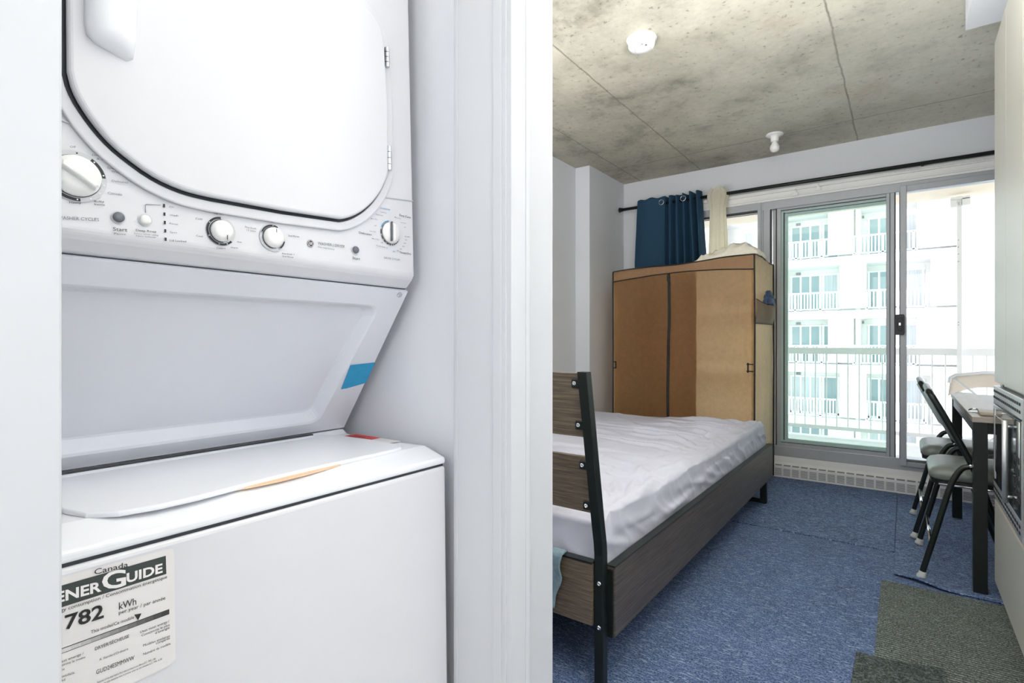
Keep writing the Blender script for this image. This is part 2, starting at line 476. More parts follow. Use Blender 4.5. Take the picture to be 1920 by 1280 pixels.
struct('wall_hall', 'hallwall', (-0.679, -0.559, -1.2, 0.121, 0, ZC))
struct('wall_closet_back', 'closetwall', (-1.50, -1.40, 0.0, 0.77, 0, ZC))
struct('wall_closet_side', 'closetwall', (-1.40, -0.679, 0.0, 0.09, 0, ZC))
# window wall pieces round the glazing
struct('wall_window', 'wall', (-2.07, -1.62, YW, YW + 0.16, 0, ZC), (-1.62, 0.84, YW, YW + 0.16, 2.20, ZC),
       (-1.62, 0.84, YW, YW + 0.16, 0, 0.155), (0.84, XR, YW, YW + 0.16, 0, ZC))
# bulkhead over the kitchen cabinet
struct('wall_bulkhead', 'wall', (0.202, XR, 0.7, 2.849, 2.30, ZC))
# closet opening: jamb board (with a stop), casings
o = MB().box(-0.681, -0.558, 0.740, 0.752, 0, ZC).box(-0.676, -0.670, 0.7385, 0.740, 0, ZC).box(-0.585, -0.567, 0.7372, 0.740, 0, ZC)
tag(o.build('trim_1', 'trim', None, bevel=0.001), kind='structure')
o = MB().box(-0.559, -0.548, 0.742, 0.797, 0, ZC).box(-0.548, -0.5465, 0.785, 0.797, 0, ZC)
tag(o.build('trim_2', 'trim', None, bevel=0.0015), kind='structure')
o = MB().box(-0.559, -0.548, 0.060, 0.131, 0, ZC)
tag(o.build('trim_3', 'trim', None, bevel=0.002), kind='structure')
o = MB().box(-0.681, -0.558, 0.121, 0.1325, 0, ZC)
tag(o.build('trim_4', 'trim', None, bevel=0.001), kind='structure')

# ------------------------------------------------------------------ sliding door and side window
D = tag(MB().box(-0.885, -0.835, 4.50, 4.60, 0.232, 2.055).box(-0.885, 0.84, 4.50, 4.60, 2.055, 2.115)
        .box(-0.885, 0.84, 4.50, 4.62, 0.155, 0.232).box(0.80, 0.84, 4.50, 4.60, 0.232, 2.055).build('door_1', 'alu', None, bevel=0.004), kind='structure')
# fixed leaf
fx = MB().box(-0.790, -0.762, 4.515, 4.555, 0.232, 2.055).box(-0.10, -0.052, 4.505, 4.555, 0.232, 2.058)
fx.box(-0.762, -0.10, 4.515, 4.555, 0.232, 0.262).box(-0.762, -0.10, 4.515, 4.555, 2.035, 2.055)
fx.build('fixed_leaf_frame', 'alu', D, bevel=0.002)
gb = MB().box(-0.762, -0.745, 4.522, 4.550, 0.262, 2.035).box(-0.738, -0.716, 4.532, 4.560, 0.262, 2.035).box(-0.745, -0.10, 4.526, 4.552, 0.262, 0.276)
gb.box(-0.738, -0.10, 4.534, 4.560, 0.276, 0.288).box(-0.745, -0.10, 4.526, 4.552, 2.018, 2.035).box(-0.738, -0.10, 4.534, 4.560, 1.990, 2.010)
gb.build('glazing_bead', 'alugreen', D, bevel=0.001)
dk = MB().box(-0.835, -0.826, 4.512, 4.53, 0.232, 2.055).box(-0.797, -0.790, 4.512, 4.54, 0.232, 2.055).box(-0.745, -0.738, 4.524, 4.55, 0.276, 2.018)
dk.box(-0.762, -0.10, 4.5145, 4.52, 2.031, 2.036).box(-0.738, -0.10, 4.531, 4.55, 2.010, 2.014).box(-0.762, -0.10, 4.5145, 4.52, 0.258, 0.262)
dk.box(-0.052, -0.046, 4.51, 4.54, 0.232, 2.055).box(-0.08, -0.076, 4.503, 4.506, 0.20, 2.058).box(-0.026, -0.022, 4.50, 4.53, 0.232, 2.05)
dk.build('gasket', 'aludark', D)
MB().box(-0.716, -0.10, 4.542, 4.548, 0.288, 1.990).build('pane', 'glassgreen', D)
MB().box(-0.826, -0.797, 4.56, 4.585, 0.232, 2.055).build('weather_strip', 'white', D)
# sliding leaf in front
sl = MB().box(-0.022, 0.014, 4.470, 4.515, 0.19, 2.085).box(0.014, 0.80, 4.480, 4.515, 0.185, 0.215).box(0.014, 0.80, 4.480, 4.515, 2.045, 2.085).box(0.775, 0.80, 4.480, 4.515, 0.215, 2.045)
L2 = sl.build('sliding_leaf_frame', 'alu', D, bevel=0.002)
MB().box(0.014, 0.775, 4.494, 4.500, 0.215, 2.045).build('pane', 'glass', D)
hd = MB().prism([(-0.046, 1.075), (0.0, 1.075), (0.004, 1.09), (0.004, 1.20), (0.0, 1.213), (-0.046, 1.213)], 'y', 4.440, 4.472).build('door_handle', 'gap', D, bevel=0.004)
MB().box(-0.038, -0.008, 4.435, 4.441, 1.10, 1.19).build('latch_plate', 'blackmetal', hd, bevel=0.002)
MB().box(-0.028, -0.018, 4.430, 4.436, 1.138, 1.156).build('latch_lever', 'chrome', hd, bevel=0.001)
# header beam and rails above the door
tag(MB().box(-1.62, 0.84, 4.505, 4.56, 2.115, 2.20).box(-1.62, 0.84, 4.495, 4.505, 2.13, 2.142).box(-1.62, 0.84, 4.49, 4.505, 2.172, 2.20).build('trim_5', 'white', None, bevel=0.002), kind='structure')
# side window
Wd = tag(MB().box(-0.925, -0.886, 4.505, 4.60, 0.155, 2.115).box(-1.62, -1.58, 4.505, 4.60, 0.155, 2.115).box(-1.58, -0.925, 4.505, 4.60, 2.06, 2.115)
         .box(-1.58, -0.925, 4.505, 4.60, 0.155, 0.20).box(-0.905, -0.897, 4.498, 4.506, 0.155, 2.115).build('window_1', 'alu', None, bevel=0.002), kind='structure')
MB().box(-1.58, -0.925, 4.52, 4.545, 2.045, 2.06).box(-1.58, -0.925, 4.53, 4.54, 2.035, 2.039).build('gasket', 'aludark', Wd)
MB().box(-1.58, -0.925, 4.54, 4.546, 0.20, 2.045).build('pane', 'glass', Wd)
# sill board between door and heater
tag(MB().box(-0.885, 0.84, 4.490, 4.54, 0.10, 0.155).build('trim_6', 'heater', None, bevel=0.004), kind='structure')

# bead chain hanging along the header
t = thing('bead_chain', (0.2, 4.48, 2.19), 'white bead chain drooping under the right end of the curtain rod', 'chain')
b = MB()
for i in range(70):
    x = -0.08 + i * 0.0115; z = 2.190 - 0.010 * math.sin(min(1, i / 69) * 3.1)
    b.disc((x, 4.484, z), (1, 0, 0), [(0.0, -0.0035), (0.003, -0.002), (0.0035, 0), (0.003, 0.002), (0.0, 0.0035)], 8)
b.build('beads', 'white', t, smooth=True)
for i, (u, v) in enumerate(((1491, 362), (1534, 352))):
    p = P(u, v, y=4.485)
    lab = ('white plastic blind bracket on the window header, left one of two', 'white plastic blind bracket on the window header, right one of two')[i]
    t = thing('blind_bracket', (p.x, 4.49, p.z), lab, 'bracket', 'blind brackets above the door')
    MB().prism([(p.x - .018, p.z - .02), (p.x + .018, p.z - .02), (p.x + .02, p.z), (p.x + .006, p.z + .012), (p.x + .006, p.z + .035), (p.x - .006, p.z + .035), (p.x - .006, p.z + .012), (p.x - .02, p.z)], 'y', 4.482, 4.490).build('clip', 'white', t, bevel=0.002)
    MB().disc((p.x, 4.482, p.z + .024), (0, -1, 0), [(0.003, 0), (0.003, 0.002)], 10).build('screw', 'chrome', t)

# ------------------------------------------------------------------ baseboard heater
t = thing('baseboard_heater', (0, 4.46, 0), 'long white baseboard heater with slotted grille below the glass door', 'heater')
MB().prism([(4.435, 0.006), (4.535, 0.006), (4.535, 0.112), (4.485, 0.112), (4.470, 0.104), (4.437, 0.090)], 'x', -0.86, 0.88).build('casing', 'heater', t, bevel=0.002)
g = MB()
for k in range(30):
    x0 = -0.85 + k * 0.0575
    for j in range(6):
        g.box(x0 + 0.004, x0 + 0.050, 4.4335, 4.4365, 0.022 + j * 0.0095, 0.026 + j * 0.0095)
g.build('grille', 'slot', t)
g = MB()
for k in range(30):
    x0 = -0.85 + k * 0.0575
    g.prism([(4.4405, 0.0925), (4.4545, 0.0985), (4.4545, 0.1000), (4.4405, 0.0940)], 'x', x0 + 0.004, x0 + 0.050)
g.build('top_vent', 'slot', t)

# ------------------------------------------------------------------ balcony outside
struct('floor_balcony', 'concfloor', (-3.2, 3.2, 4.70, 6.75, -0.18, 0.0))
struct('ceiling_balcony', 'creamconc', (-3.2, 3.2, 4.70, 6.72, 2.43, 2.65))
struct('wall_outside', 'bldg', (-3.2, -2.07, YW, YW + 0.16, 0, 2.6), (0.9, 3.2, YW + .0, YW + 0.16, 0, 2.6), (-3.4, -3.2, 4.54, 6.72, 0, 2.6))
t = thing('balcony_railing', (0, 6.64, 0.06), 'white metal balcony railing with thin balusters outside the glass door', 'railing')
box('top_rail', 'balc', t, -3.15, 3.15, 6.60, 6.68, 0.895, 0.965, 0.005)
box('bottom_rail', 'balc', t, -3.15, 3.15, 6.62, 6.66, 0.085, 0.125, 0.003)
for i in range(-24, 25):
    x = 0.0225 + i * 0.1
    if x > 2.0 or x < -2.6: continue
    box('baluster', 'balc', t, x - 0.006, x + 0.006, 6.632, 6.648, 0.12, 0.90)
for x in (-2.9, 2.7): box('post', 'balc', t, x - 0.02, x + 0.02, 6.62, 6.66, 0.06, 0.95)
# tall white post with fixing bracket (sliding screen rail)
t = thing('screen_post', (0.42, 6.55, 0.06), 'tall white perforated metal post with a bracket beside the balcony railing', 'post')
box('post', 'balc', t, 0.404, 0.440, 6.55, 6.58, 0.06, 2.40, 0.002)
for v in (450, 463, 476, 490, 604, 609):
    p = P(1797, v, y=6.55); MB().disc((0.414, 6.5495, p.z), (0, -1, 0), [(0.004, 0), (0.004, 0.0015)], 10).build('screw_hole', 'slot', t)
bk = MB().box(0.355, 0.404, 6.54, 6.57, 2.30, 2.37).box(0.44, 0.50, 6.54, 6.57, 2.31, 2.38).box(0.355, 0.50, 6.54, 6.60, 2.37, 2.395).build('bracket', 'balc', t, bevel=0.002)
MB().disc((0.422, 6.549, 2.335), (0, -1, 0), [(0.012, 0), (0.012, 0.01), (0.006, 0.012)], 12).build('roller', 'chrome', bk)

# folded deck chair on the balcony
t = thing('deck_chair', (0.55, 5.6, 0.06), 'white folding deck chair with cream canvas back, out on the balcony', 'chair')
def sling(s, q):
    x = 0.30 + s * 0.55; sag = 0.045 * math.sin(s * math.pi) 
    return (x, 5.50 + q * 0.30, 0.745 + 0.04 * math.sin(min(1, s * 1.6) * math.pi / 2) - (q * 0.17 if s < .99 else q * .17) + 0.03 * q * math.sin(s * math.pi * 1.3) * 1.6)
MB().grid(sling, 20, 6).build('canvas', 'sling', t, smooth=True, solid=0.006)
MB().tube([(0.29, 5.5, 0.70), (0.295, 5.5, 0.74), (0.33, 5.5, 0.765), (0.50, 5.5, 0.79), (0.86, 5.5, 0.79)], 0.012).build('back_bar', 'balc', t, smooth=True)
for s in (5.50, 5.80):
    MB().tube([(0.32, s, 0.74 if s < 5.6 else 0.60), (0.47, s, 0.60), (0.86, s, 0.075)], 0.008).build('leg', 'balc', t, smooth=True)
    MB().tube([(0.36, s, 0.075), (0.60, s, 0.33), (0.86, s, 0.50)], 0.008).build('leg', 'balc', t, smooth=True)
MB().box(0.45, 0.88, 5.50, 5.80, 0.36, 0.37).build('seat', 'sling', t)

# ------------------------------------------------------------------ apartment building across the court
YF = 32.0; YB = 33.4
t = thing('apartment_building', (0, YB, -20), 'white apartment block across the court with stacked railed balconies', 'building')
box('facade_wall', 'bldgshade', t, -26, 22, YB, YB + 8, -20, 14)
floors = [8.14, 5.37, 2.61, -0.15, -2.93, -5.7, -8.5]
def q(u, Y):  # abscissa at depth Y
    a = (u - 960) / FPX; return (a * ct - st) / (a * st + ct) * Y
for fi, z in enumerate(floors):
    box('balcony_slab', 'bldg', t, -24, 20, YF - 0.15, YB, z - 0.42, z)
    # railing
    rl = MB()
    alt = fi % 2 == 1     # floor 5.37 has screen A
    xa, xb = (q(1553, YF), q(1601, YF)) if alt else (q(1575, YF), q(1625, YF))
    spans = [(-15.5, -10.5), (-8.2, xa), (xb, q(1720, YF) if alt else q(1737, YF))]
    if fi == 0: spans = [(-15.5, 1.9)]
    for a, b2 in spans:
        rl.box(a, b2, YF - 0.08, YF - 0.02, z + 0.92, z + 1.0); rl.box(a, b2, YF - 0.08, YF - 0.02, z + 0.07, z + 0.13)
        n = int((b2 - a) / 0.145)
        for k in range(n + 1):
            x = a + (b2 - a) * k / max(n, 1); w = 0.05 if k % 8 == 0 else 0.028
            rl.box(x - w, x + w, YF - 0.08, YF - 0.02, z + (0.0 if k % 8 == 0 else .1), z + 0.95)
    rl.build('railing', 'bldgrail', t)
    # privacy screens
    for a, b2 in ((xa, xb), (q(1720, YF) if alt else q(1745, YF), 1.95), (-10.5, -8.2)):
        s_ = box('privacy_screen', 'bldg', t, a, b2, YF - 0.12, YF - 0.06, z + 0.1, z + 2.36)
        MB().box(a + .06, b2 - .06, YF - 0.15, YF - 0.12, z + 2.24, z + 2.32).build('screen_rail', 'bldg', s_)
    # dividing walls
    for x in (-10.4, -5.35, q(1612, YB)): box('dividing_wall', 'bldg', t, x - 0.1, x + 0.1, YF + 0.1, YB, z, z + 2.35)
    # windows: (x0, x1, splits)
    for wi, (x0, x1, nsp) in enumerate(((-14.4, -12.2, 2), (-9.9, -8.6, 1), (-7.6, -6.2, 2), (q(1484, YB), q(1538, YB), 3), (q(1544, YB), q(1572, YB), 1), (q(1629, YB), q(1668, YB), 2),
                         (q(1694, YB), q(1720, YB) if alt else q(1731, YB), 1))):
        if fi >= 6: continue
        top = z + 2.0
        fr = MB().box(x0 - .08, x1 + .08, YB - 0.06, YB, top, top + 0.08).box(x0 - .08, x1 + .08, YB - 0.06, YB, z + 0.0, z + 0.1)
        for k in range(nsp + 1):
            x = x0 + (x1 - x0) * k / nsp; fr.box(x - 0.045, x + 0.045, YB - 0.06, YB, z, top)
        f = fr.build('window', 'bldgrail', t)
        cur = (wi in (1, 6)) or (fi * 3 + wi) % 5 == 0
        MB().box(x0, x1, YB - 0.03, YB - 0.01, z + 0.1, top).build('pane', 'bldgcurtain' if cur else 'bldgpane', f)
box('stair_tower', 'bldg', t, 2.05, 4.7, YF - 0.5, YB, -20, 14)
box('stair_tower', 'bldg', t, 4.85, 12.0, YF - 1.5, YB, -20, 14)
b = MB()
for z in floors[:6]:
    for x in (-4.85, -1.9): b.box(x, x + 0.22, YB - 0.08, YB, z + 2.12, z + 2.24)
b.build('vent_hood', 'slot', t)
struct('floor_court', 'ground', (-60, 60, 7, 80, -20.3, -20))

# ------------------------------------------------------------------ carpets and mats
tag(MB().prism([(-2.19, 0.90), (XR, 0.90), (XR, 2.90), (-0.03, 2.90), (-0.03, 3.176), (-0.4, 3.180), (-0.9, 3.184), (-2.19, 3.184)], 'z', 0.0005, 0.006).build('carpet_piece', 'carpet', None, origin=(-0.6, 2.0, 0)), 'large blue flecked carpet piece filling the near floor beside the bed', 'carpet', 'blue carpet pieces')
tag(MB().prism([(-2.06, 3.190), (-0.9, 3.190), (-0.4, 3.194), (-0.24, 3.190), (-0.038, 3.184), (-0.038, 4.434), (-2.06, 4.434)], 'z', 0.0005, 0.0085).build('carpet_piece', 'carpet', None, origin=(-1.0, 3.8, 0)), 'blue carpet piece between the bed foot and the baseboard heater', 'carpet', 'blue carpet pieces')
def cp(s, q_):
    x = -0.036 + s * 0.93; y = 2.80 + 0.075 * (1 - s) ** 6 + q_ * 1.63
    y0 = 2.80 + 0.07 * max(0, 1 - s * 6)
    y = y0 + q_ * (4.434 - y0)
    z = 0.0045 + 0.006 * max(0, min(1, (2.95 - y) / 0.05)) + 0.014 * math.exp(-(((s - 0.10) / 0.09) ** 2)) * math.exp(-((q_) / 0.02))
    return (x, y, z)
tag(MB().grid(cp, 60, 60).build('carpet_piece', 'carpet', None, smooth=True, solid=0.006, origin=(0.4, 3.6, 0)), 'blue carpet piece under the folding chairs and table, its near edge curling up', 'carpet', 'blue carpet pieces')
tag(MB().box(-0.078, 0.335, 1.30, 2.775, 0.0065, 0.0115).build('floor_mat', 'ribmat', None, bevel=0.002, origin=(0.1, 2.0, 0.006)), 'long charcoal ribbed floor mat beside the cabinet', 'floor mat')
tag(MB().prism([(-0.13, 1.2), (0.10, 1.2), (0.10, 2.118), (-0.02, 2.078), (-0.126, 2.066)], 'z', 0.012, 0.020).build('door_mat', 'doormat', None, bevel=0.002, origin=(0, 1.7, 0.012)), 'near-black curly doormat lying over the corner of the ribbed mat', 'door mat')

# ------------------------------------------------------------------ stacked washer dryer
Y0, Y1 = 0.1285, 0.7315
XPf = lambda z: -0.776 - 0.032 * (z - 1.182)
WD = thing('washer_dryer', (-1.0, 0.43, 0), 'white stacked washer and dryer with control knobs and an energy label, in the closet', 'washer dryer')
body = MB().prism([(-0.681, 0.04), (-0.693, 0.797), (-1.34, 0.797), (-1.34, 0.04)], 'y', Y0, Y1).build('washer_cabinet', 'enamel', WD, bevel=0.006, seg=3)
for y in (Y0 + .06, Y1 - .06):
    MB().disc((-0.75, y, 0.0055), (0, 0, 1), [(0.02, 0), (0.02, 0.01), (0.01, 0.012), (0.01, 0.045)], 14).build('levelling_foot', 'gap', WD)
box('seam_gasket', 'gap', WD, -1.33, -0.698, Y0 + .003, Y1 - .003, 0.795, 0.803)
MB().prism([(-0.694, 0.801), (-0.694, 0.813), (-0.748, 0.829), (-0.872, 0.826), (-0.971, 0.826), (-0.991, 0.828), (-1.003, 0.836), (-1.34, 0.836), (-1.34, 0.801)], 'y', Y0, Y1).build('washer_top', 'plastic', WD, bevel=0.004, seg=3)
# lid with a bowed front edge, dipping at the finger grip
lidp = [(-0.985, 0.665), (-0.985, 0.19), (-0.90, 0.187), (-0.79, 0.19), (-0.750, 0.200), (-0.728, 0.225), (-0.719, 0.262), (-0.720, 0.31), (-0.726, 0.35), (-0.7335, 0.40), (-0.738, 0.45), (-0.7405, 0.51), (-0.742, 0.60), (-0.744, 0.65), (-0.750, 0.674), (-0.765, 0.686), (-0.80, 0.690), (-0.86, 0.690), (-0.95, 0.682)]
LID = MB().prism(lidp, 'z', 0.8275, 0.8345).build('washer_lid', 'plastic', WD, bevel=0.003, seg=3)
tag(MB().prism([(-0.733, 0.352), (-0.7275, 0.38), (-0.7255, 0.42), (-0.7285, 0.46), (-0.735, 0.50), (-0.7415, 0.535), (-0.746, 0.50), (-0.744, 0.40)], 'z', 0.8272, 0.8298).build('lid_grip', 'peach', WD), 'finger grip with a warm reflection painted in')  # peach tint stands for a warm reflection in the grip
b = MB().prism([(-0.985, 0.838), (-0.975, 0.836), (-0.958, 0.828), (-0.985, 0.828)], 'y', 0.19, 0.640).build('lid_hinge_cover', 'plastic', WD, bevel=0.002)
box('hinge_gap', 'gap', WD, -0.987, -0.980, 0.16, 0.640, 0.834, 0.8395)
# sloping back panel with its pressed tray
sl0, sl1 = Vector((-0.7965, 1.1295)), Vector((-1.003, 0.839))
nrm = Vector((sl0.y - sl1.y, -(sl0.x - sl1.x))).normalized()      # outward (x, z): towards +x, -z
def S(t_, off=0.0): p = sl0.lerp(sl1, t_) + nrm * off; return p
bp = MB()
c1, c2, c3, c4 = (0.140, 0.690), (0.143, 0.655), 0.125, 0.905
# outer ring and recessed floor: loops in (y, t)
outer = [(Y0, 0), (Y1, 0), (Y1, 1), (Y0, 1)]
def ringpts(m_, off):
    pts = []
    y0, y1, t0, t1 = 0.150 + m_, 0.676 - m_, 0.115 + m_ * 3, 0.915 - m_ * 3
    yb = 0.655 - m_ 
    r = 0.022
    for (cy, ct_, a0) in ((y1 - r, t0 + r * 2.6, -90), (yb - r, t1 - r * 2.6, 0), (y0 + r, t1 - r * 2.6, 90), (y0 + r, t0 + r * 2.6, 180)):
        for k in range(6):
            a = math.radians(a0 + 90 * k / 5); pts.append((cy + r * math.cos(a), ct_ + r * 2.6 * math.sin(a)))
    return [(S(t_, off).x, y, S(t_, off).y) for y, t_ in pts]
ring0 = ringpts(-0.004, 0.0); ring1 = ringpts(0.0, -0.002); ring2 = ringpts(0.012, -0.018); ring3 = ringpts(0.016, -0.019)
outl = []
for i in range(24):
    y, t_ = ((Y1, 0), (Y1, 1), (Y0, 1), (Y0, 0))[i // 6]
    outl.append((S(t_).x, y, S(t_).y))
bm = bp.bm
def addloop(pts): return [bm.verts.new(Vector(p)) for p in pts]
R = [addloop(r_) for r_ in (ring0, ring1, ring2, ring3)]
cv = [bm.verts.new((S(t_).x, y, S(t_).y)) for y, t_ in ((Y1, 0), (Y1, 1), (Y0, 1), (Y0, 0))]
for qd in range(4):
    for k in range(5): bm.faces.new([cv[qd], R[0][qd * 6 + k], R[0][qd * 6 + k + 1]])
    bm.faces.new([cv[qd], R[0][qd * 6 + 5], R[0][(qd * 6 + 6) % 24], cv[(qd + 1) % 4]])
for a, b2 in zip(R, R[1:]):
    for i in range(24): bm.faces.new([a[i], a[(i + 1) % 24], b2[(i + 1) % 24], b2[i]])
bm.faces.new(R[-1])
bk2 = [bm.verts.new((S(t_, -0.03).x, y, S(t_, -0.03).y)) for y, t_ in ((Y1, 0), (Y1, 1), (Y0, 1), (Y0, 0))]
for i in range(4): bm.faces.new([cv[i], cv[(i + 1) % 4], bk2[(i + 1) % 4], bk2[i]])
bm.faces.new(bk2)
BP = bp.build('back_panel', 'recess', WD)
# support housing behind the sloping panel
MB().prism([(-1.36, 0.838), (-1.06, 0.838), (-0.85, 1.125), (-1.36, 1.125)], 'y', Y0 + .004, Y1 - .004).build('rear_housing', 'enamel', WD)
pt = S(0.025, 0.0); MB().disc((pt.x + .001, 0.713, pt.y), (nrm.x, 0, nrm.y), [(0.0055, -0.001), (0.0055, 0.002), (0.0035, 0.0035)], 16).build('screw', 'chrome', WD)
# blue tape strip lapping over the right edge of the slope
tp = MB()
def tape_p(y, t_, o_=0.0012): p = S(t_, o_); return (p.x, y, p.y)
tA, tB = 0.505, 0.675
tp.face([tape_p(0.672, tA), tape_p(Y1 + .001, tA - .012), tape_p(Y1 + .001, tB - .03), tape_p(0.690, tB), tape_p(0.676, tB + 0.004)])
tag(tp.build('tape_strip', 'tape', WD, solid=0.0006), 'blue tape strip')
# dryer: seam, cabinet, chin
box('seam_gasket', 'gap', WD, -1.33, -0.802, Y0 + .002, Y1 - .002, 1.1285, 1.1365)
MB().prism([(-0.7985, 1.1350), (-0.7825, 1.1500), (-0.7765, 1.1590), (XPf(1.86), 1.86), (-1.36, 1.86), (-1.36, 1.1350)], 'y', Y0, Y1).build('dryer_cabinet', 'enamel', WD, bevel=0.005, seg=3)
# raised bezel/control panel follows the door outline
doorp0 = [(0.189, 1.60), (0.189, 1.34), (0.192, 1.325), (0.199, 1.308), (0.227, 1.271), (0.252, 1.2525), (0.275, 1.240), (0.306, 1.231), (0.345, 1.2285), (0.450, 1.231), (0.553, 1.237), (0.588, 1.253), (0.62, 1.280), (0.644, 1.313), (0.6575, 1.346), (0.659, 1.474), (0.654, 1.580), (0.647, 1.606), (0.627, 1.624), (0.601, 1.632), (0.45, 1.645), (0.30, 1.645), (0.225, 1.632), (0.197, 1.615)]
doorp = []
_n = len(doorp0); _P = [Vector(p) for p in doorp0]
_T = [((_P[i] - _P[i - 1]).normalized() + (_P[(i + 1) % _n] - _P[i]).normalized()).normalized() for i in range(_n)]
for i in range(_n):
    a_, b_ = _P[i], _P[(i + 1) % _n]; L_ = (b_ - a_).length
    k_ = 1 if L_ > 0.09 else max(1, int(L_ / 0.009))
    for k in range(k_):
        s_ = k / k_
        doorp.append(tuple(a_ * (2 * s_ ** 3 - 3 * s_ * s_ + 1) + _T[i] * L_ * (s_ ** 3 - 2 * s_ * s_ + s_) + b_ * (-2 * s_ ** 3 + 3 * s_ * s_) + _T[(i + 1) % _n] * L_ * (s_ ** 3 - s_ * s_)))
def off_poly(pts, d):
    cy = sum(p[0] for p in pts) / len(pts); out = []
    n = len(pts)
    for i in range(n):
        a, b2, c_ = Vector(pts[i - 1]), Vector(pts[i]), Vector(pts[(i + 1) % n])
        e1 = (b2 - a).normalized(); e2 = (c_ - b2).normalized()
        n1 = Vector((e1.y, -e1.x)); n2 = Vector((e2.y, -e2.x)); nn = (n1 + n2).normalized()
        k = d / max(0.5, nn.dot(n1)); out.append(tuple(b2 - nn * k))
    return out
# orientation test
sgn = 1 if off_poly([(0, 0), (1, 0), (1, 1), (0, 1)], 0.1)[0][0] < 0 else -1
ar = sum(doorp[i - 1][0] * doorp[i][1] - doorp[i][0] * doorp[i - 1][1] for i in range(len(doorp)))
dirn = sgn * (1 if ar > 0 else -1)
def xring(name, pin, pout, x0, x1, m, parent, **k):
    b_ = MB(); n = len(pin); bm_ = b_.bm
    vs = {}
    for key, pp, x in (('i0', pin, x0), ('o0', pout, x0), ('i1', pin, x1), ('o1', pout, x1)):
        vs[key] = [bm_.verts.new((x + XPf(p[1]), p[0], p[1])) for p in pp]
    for i in range(n):
        j = (i + 1) % n
        for a, c_ in (('i0', 'o0'), ('i1', 'o1'), ('i0', 'i1'), ('o0', 'o1')):
            bm_.faces.new([vs[a][i], vs[a][j], vs[c_][j], vs[c_][i]])
    return b_.build(name, m, parent, **k)
def xslab(name, pp, x0, x1, m, parent, **k):
    b_ = MB(); A = [(x0 + XPf(p[1]), p[0], p[1]) for p in pp]; B = [(x1 + XPf(p[1]), p[0], p[1]) for p in pp]
    return b_.loft([A, B]).build(name, m, parent, **k)
o1_, o2_ = off_poly(doorp, 0.0045 * dirn), off_poly(doorp, 0.0075 * dirn)
xring('door_bezel', o1_, off_poly(doorp, 0.019 * dirn), -0.001, 0.005, 'enamel', WD, bevel=0.002)
xslab('door_gasket', o1_, -0.001, 0.0012, 'gap', WD)
DR = xslab('dryer_door', doorp, 0.0012, 0.0145, 'enamel', WD, bevel=0.0045, seg=3)
# panel upper edge ledges left and right of the door
xf0 = XPf(1.3)
MB().tube([(XPf(1.282) + .0005, Y0 + .002, 1.287), (XPf(1.282) + .0005, 0.200, 1.283)], 0.0012, 6).build('panel_seam', 'greyring', WD)
MB().tube([(XPf(1.3) + .0005, 0.655, 1.2985), (XPf(1.3) + .0005, Y1 - .002, 1.307)], 0.0012, 6).build('panel_seam', 'greyring', WD)
# handle: swelling grip on the upper left of the door
hx = lambda z: XPf(z) + 0.0145
loops = []
for z, ya, yb, dp in ((1.372, 0.212, 0.246, 0.004), (1.378, 0.205, 0.252, 0.015), (1.40, 0.203, 0.254, 0.021), (1.45, 0.203, 0.256, 0.025), (1.52, 0.205, 0.256, 0.024), (1.575, 0.208, 0.254, 0.016), (1.59, 0.213, 0.248, 0.004)):
    lp = []
    for k in range(12):
        a = math.pi * k / 11; lp.append((hx(z) - 0.002 + dp * (math.sin(a) ** 0.6 if k not in (0, 11) else 0), (ya + yb) / 2 - (yb - ya) / 2 * math.cos(a), z + 0.010 * (1 - k / 11.0) * (1 if z < 1.4 else 0)))
    loops.append(lp)
MB().loft(loops).build('door_handle', 'plastic', DR, smooth=True, bevel=0)
for zc in ((82 + 30), 297):
    pa = P(728, zc - 26 if zc < 200 else zc - 24, x=-0.772); pb = P(728, zc + 12 if zc < 200 else zc + 22, x=-0.772)
    za, zb = min(pa.z, pb.z), max(pa.z, pb.z); yh = 0.6625
    h = MB()
    for k in range(4):
        a = za + (zb - za) * k / 4; h.tube([(XPf(a) + 0.010, yh, a + .0006), (XPf(a) + 0.010, yh, a + (zb - za) / 4 - .0006)], 0.0046, 10)
    hh = h.build('door_hinge', 'chrome', WD, smooth=False)
# ---- knobs
def PX(u, v, o_=0.0):
    p = P(u, v, x=-0.780 + o_); return (p.y, p.z)
def xp(o_): return lambda z: XPf(z) + o_
def arc(name, c, r0, r1, a0, a1, m, parent, n=24, o_=0.0006):
    """angles in degrees clockwise from 12 o'clock, seen from the front"""
    b_ = MB()
    for i in range(n):
        qs = []
        for a, r in ((a0 + (a1 - a0) * i / n, r0), (a0 + (a1 - a0) * i / n, r1), (a0 + (a1 - a0) * (i + 1) / n, r1), (a0 + (a1 - a0) * (i + 1) / n, r0)):
            y = c[0] + r * math.sin(math.radians(a)); z = c[1] + r * math.cos(math.radians(a)); qs.append((XPf(z) + o_, y, z))
        b_.face(qs)
    return b_.build(name, m, parent)
def dots(name, c, r, angs, m, parent, rad=0.0009, o_=0.0012):
    b_ = MB()
    for a in angs:
        y = c[0] + r * math.sin(math.radians(a)); z = c[1] + r * math.cos(math.radians(a))
        b_.disc((XPf(z) + o_ - .0005, y, z), (1, 0, 0), [(rad, 0), (rad, 0.0004)], 10)
    return b_.build(name, m, parent)
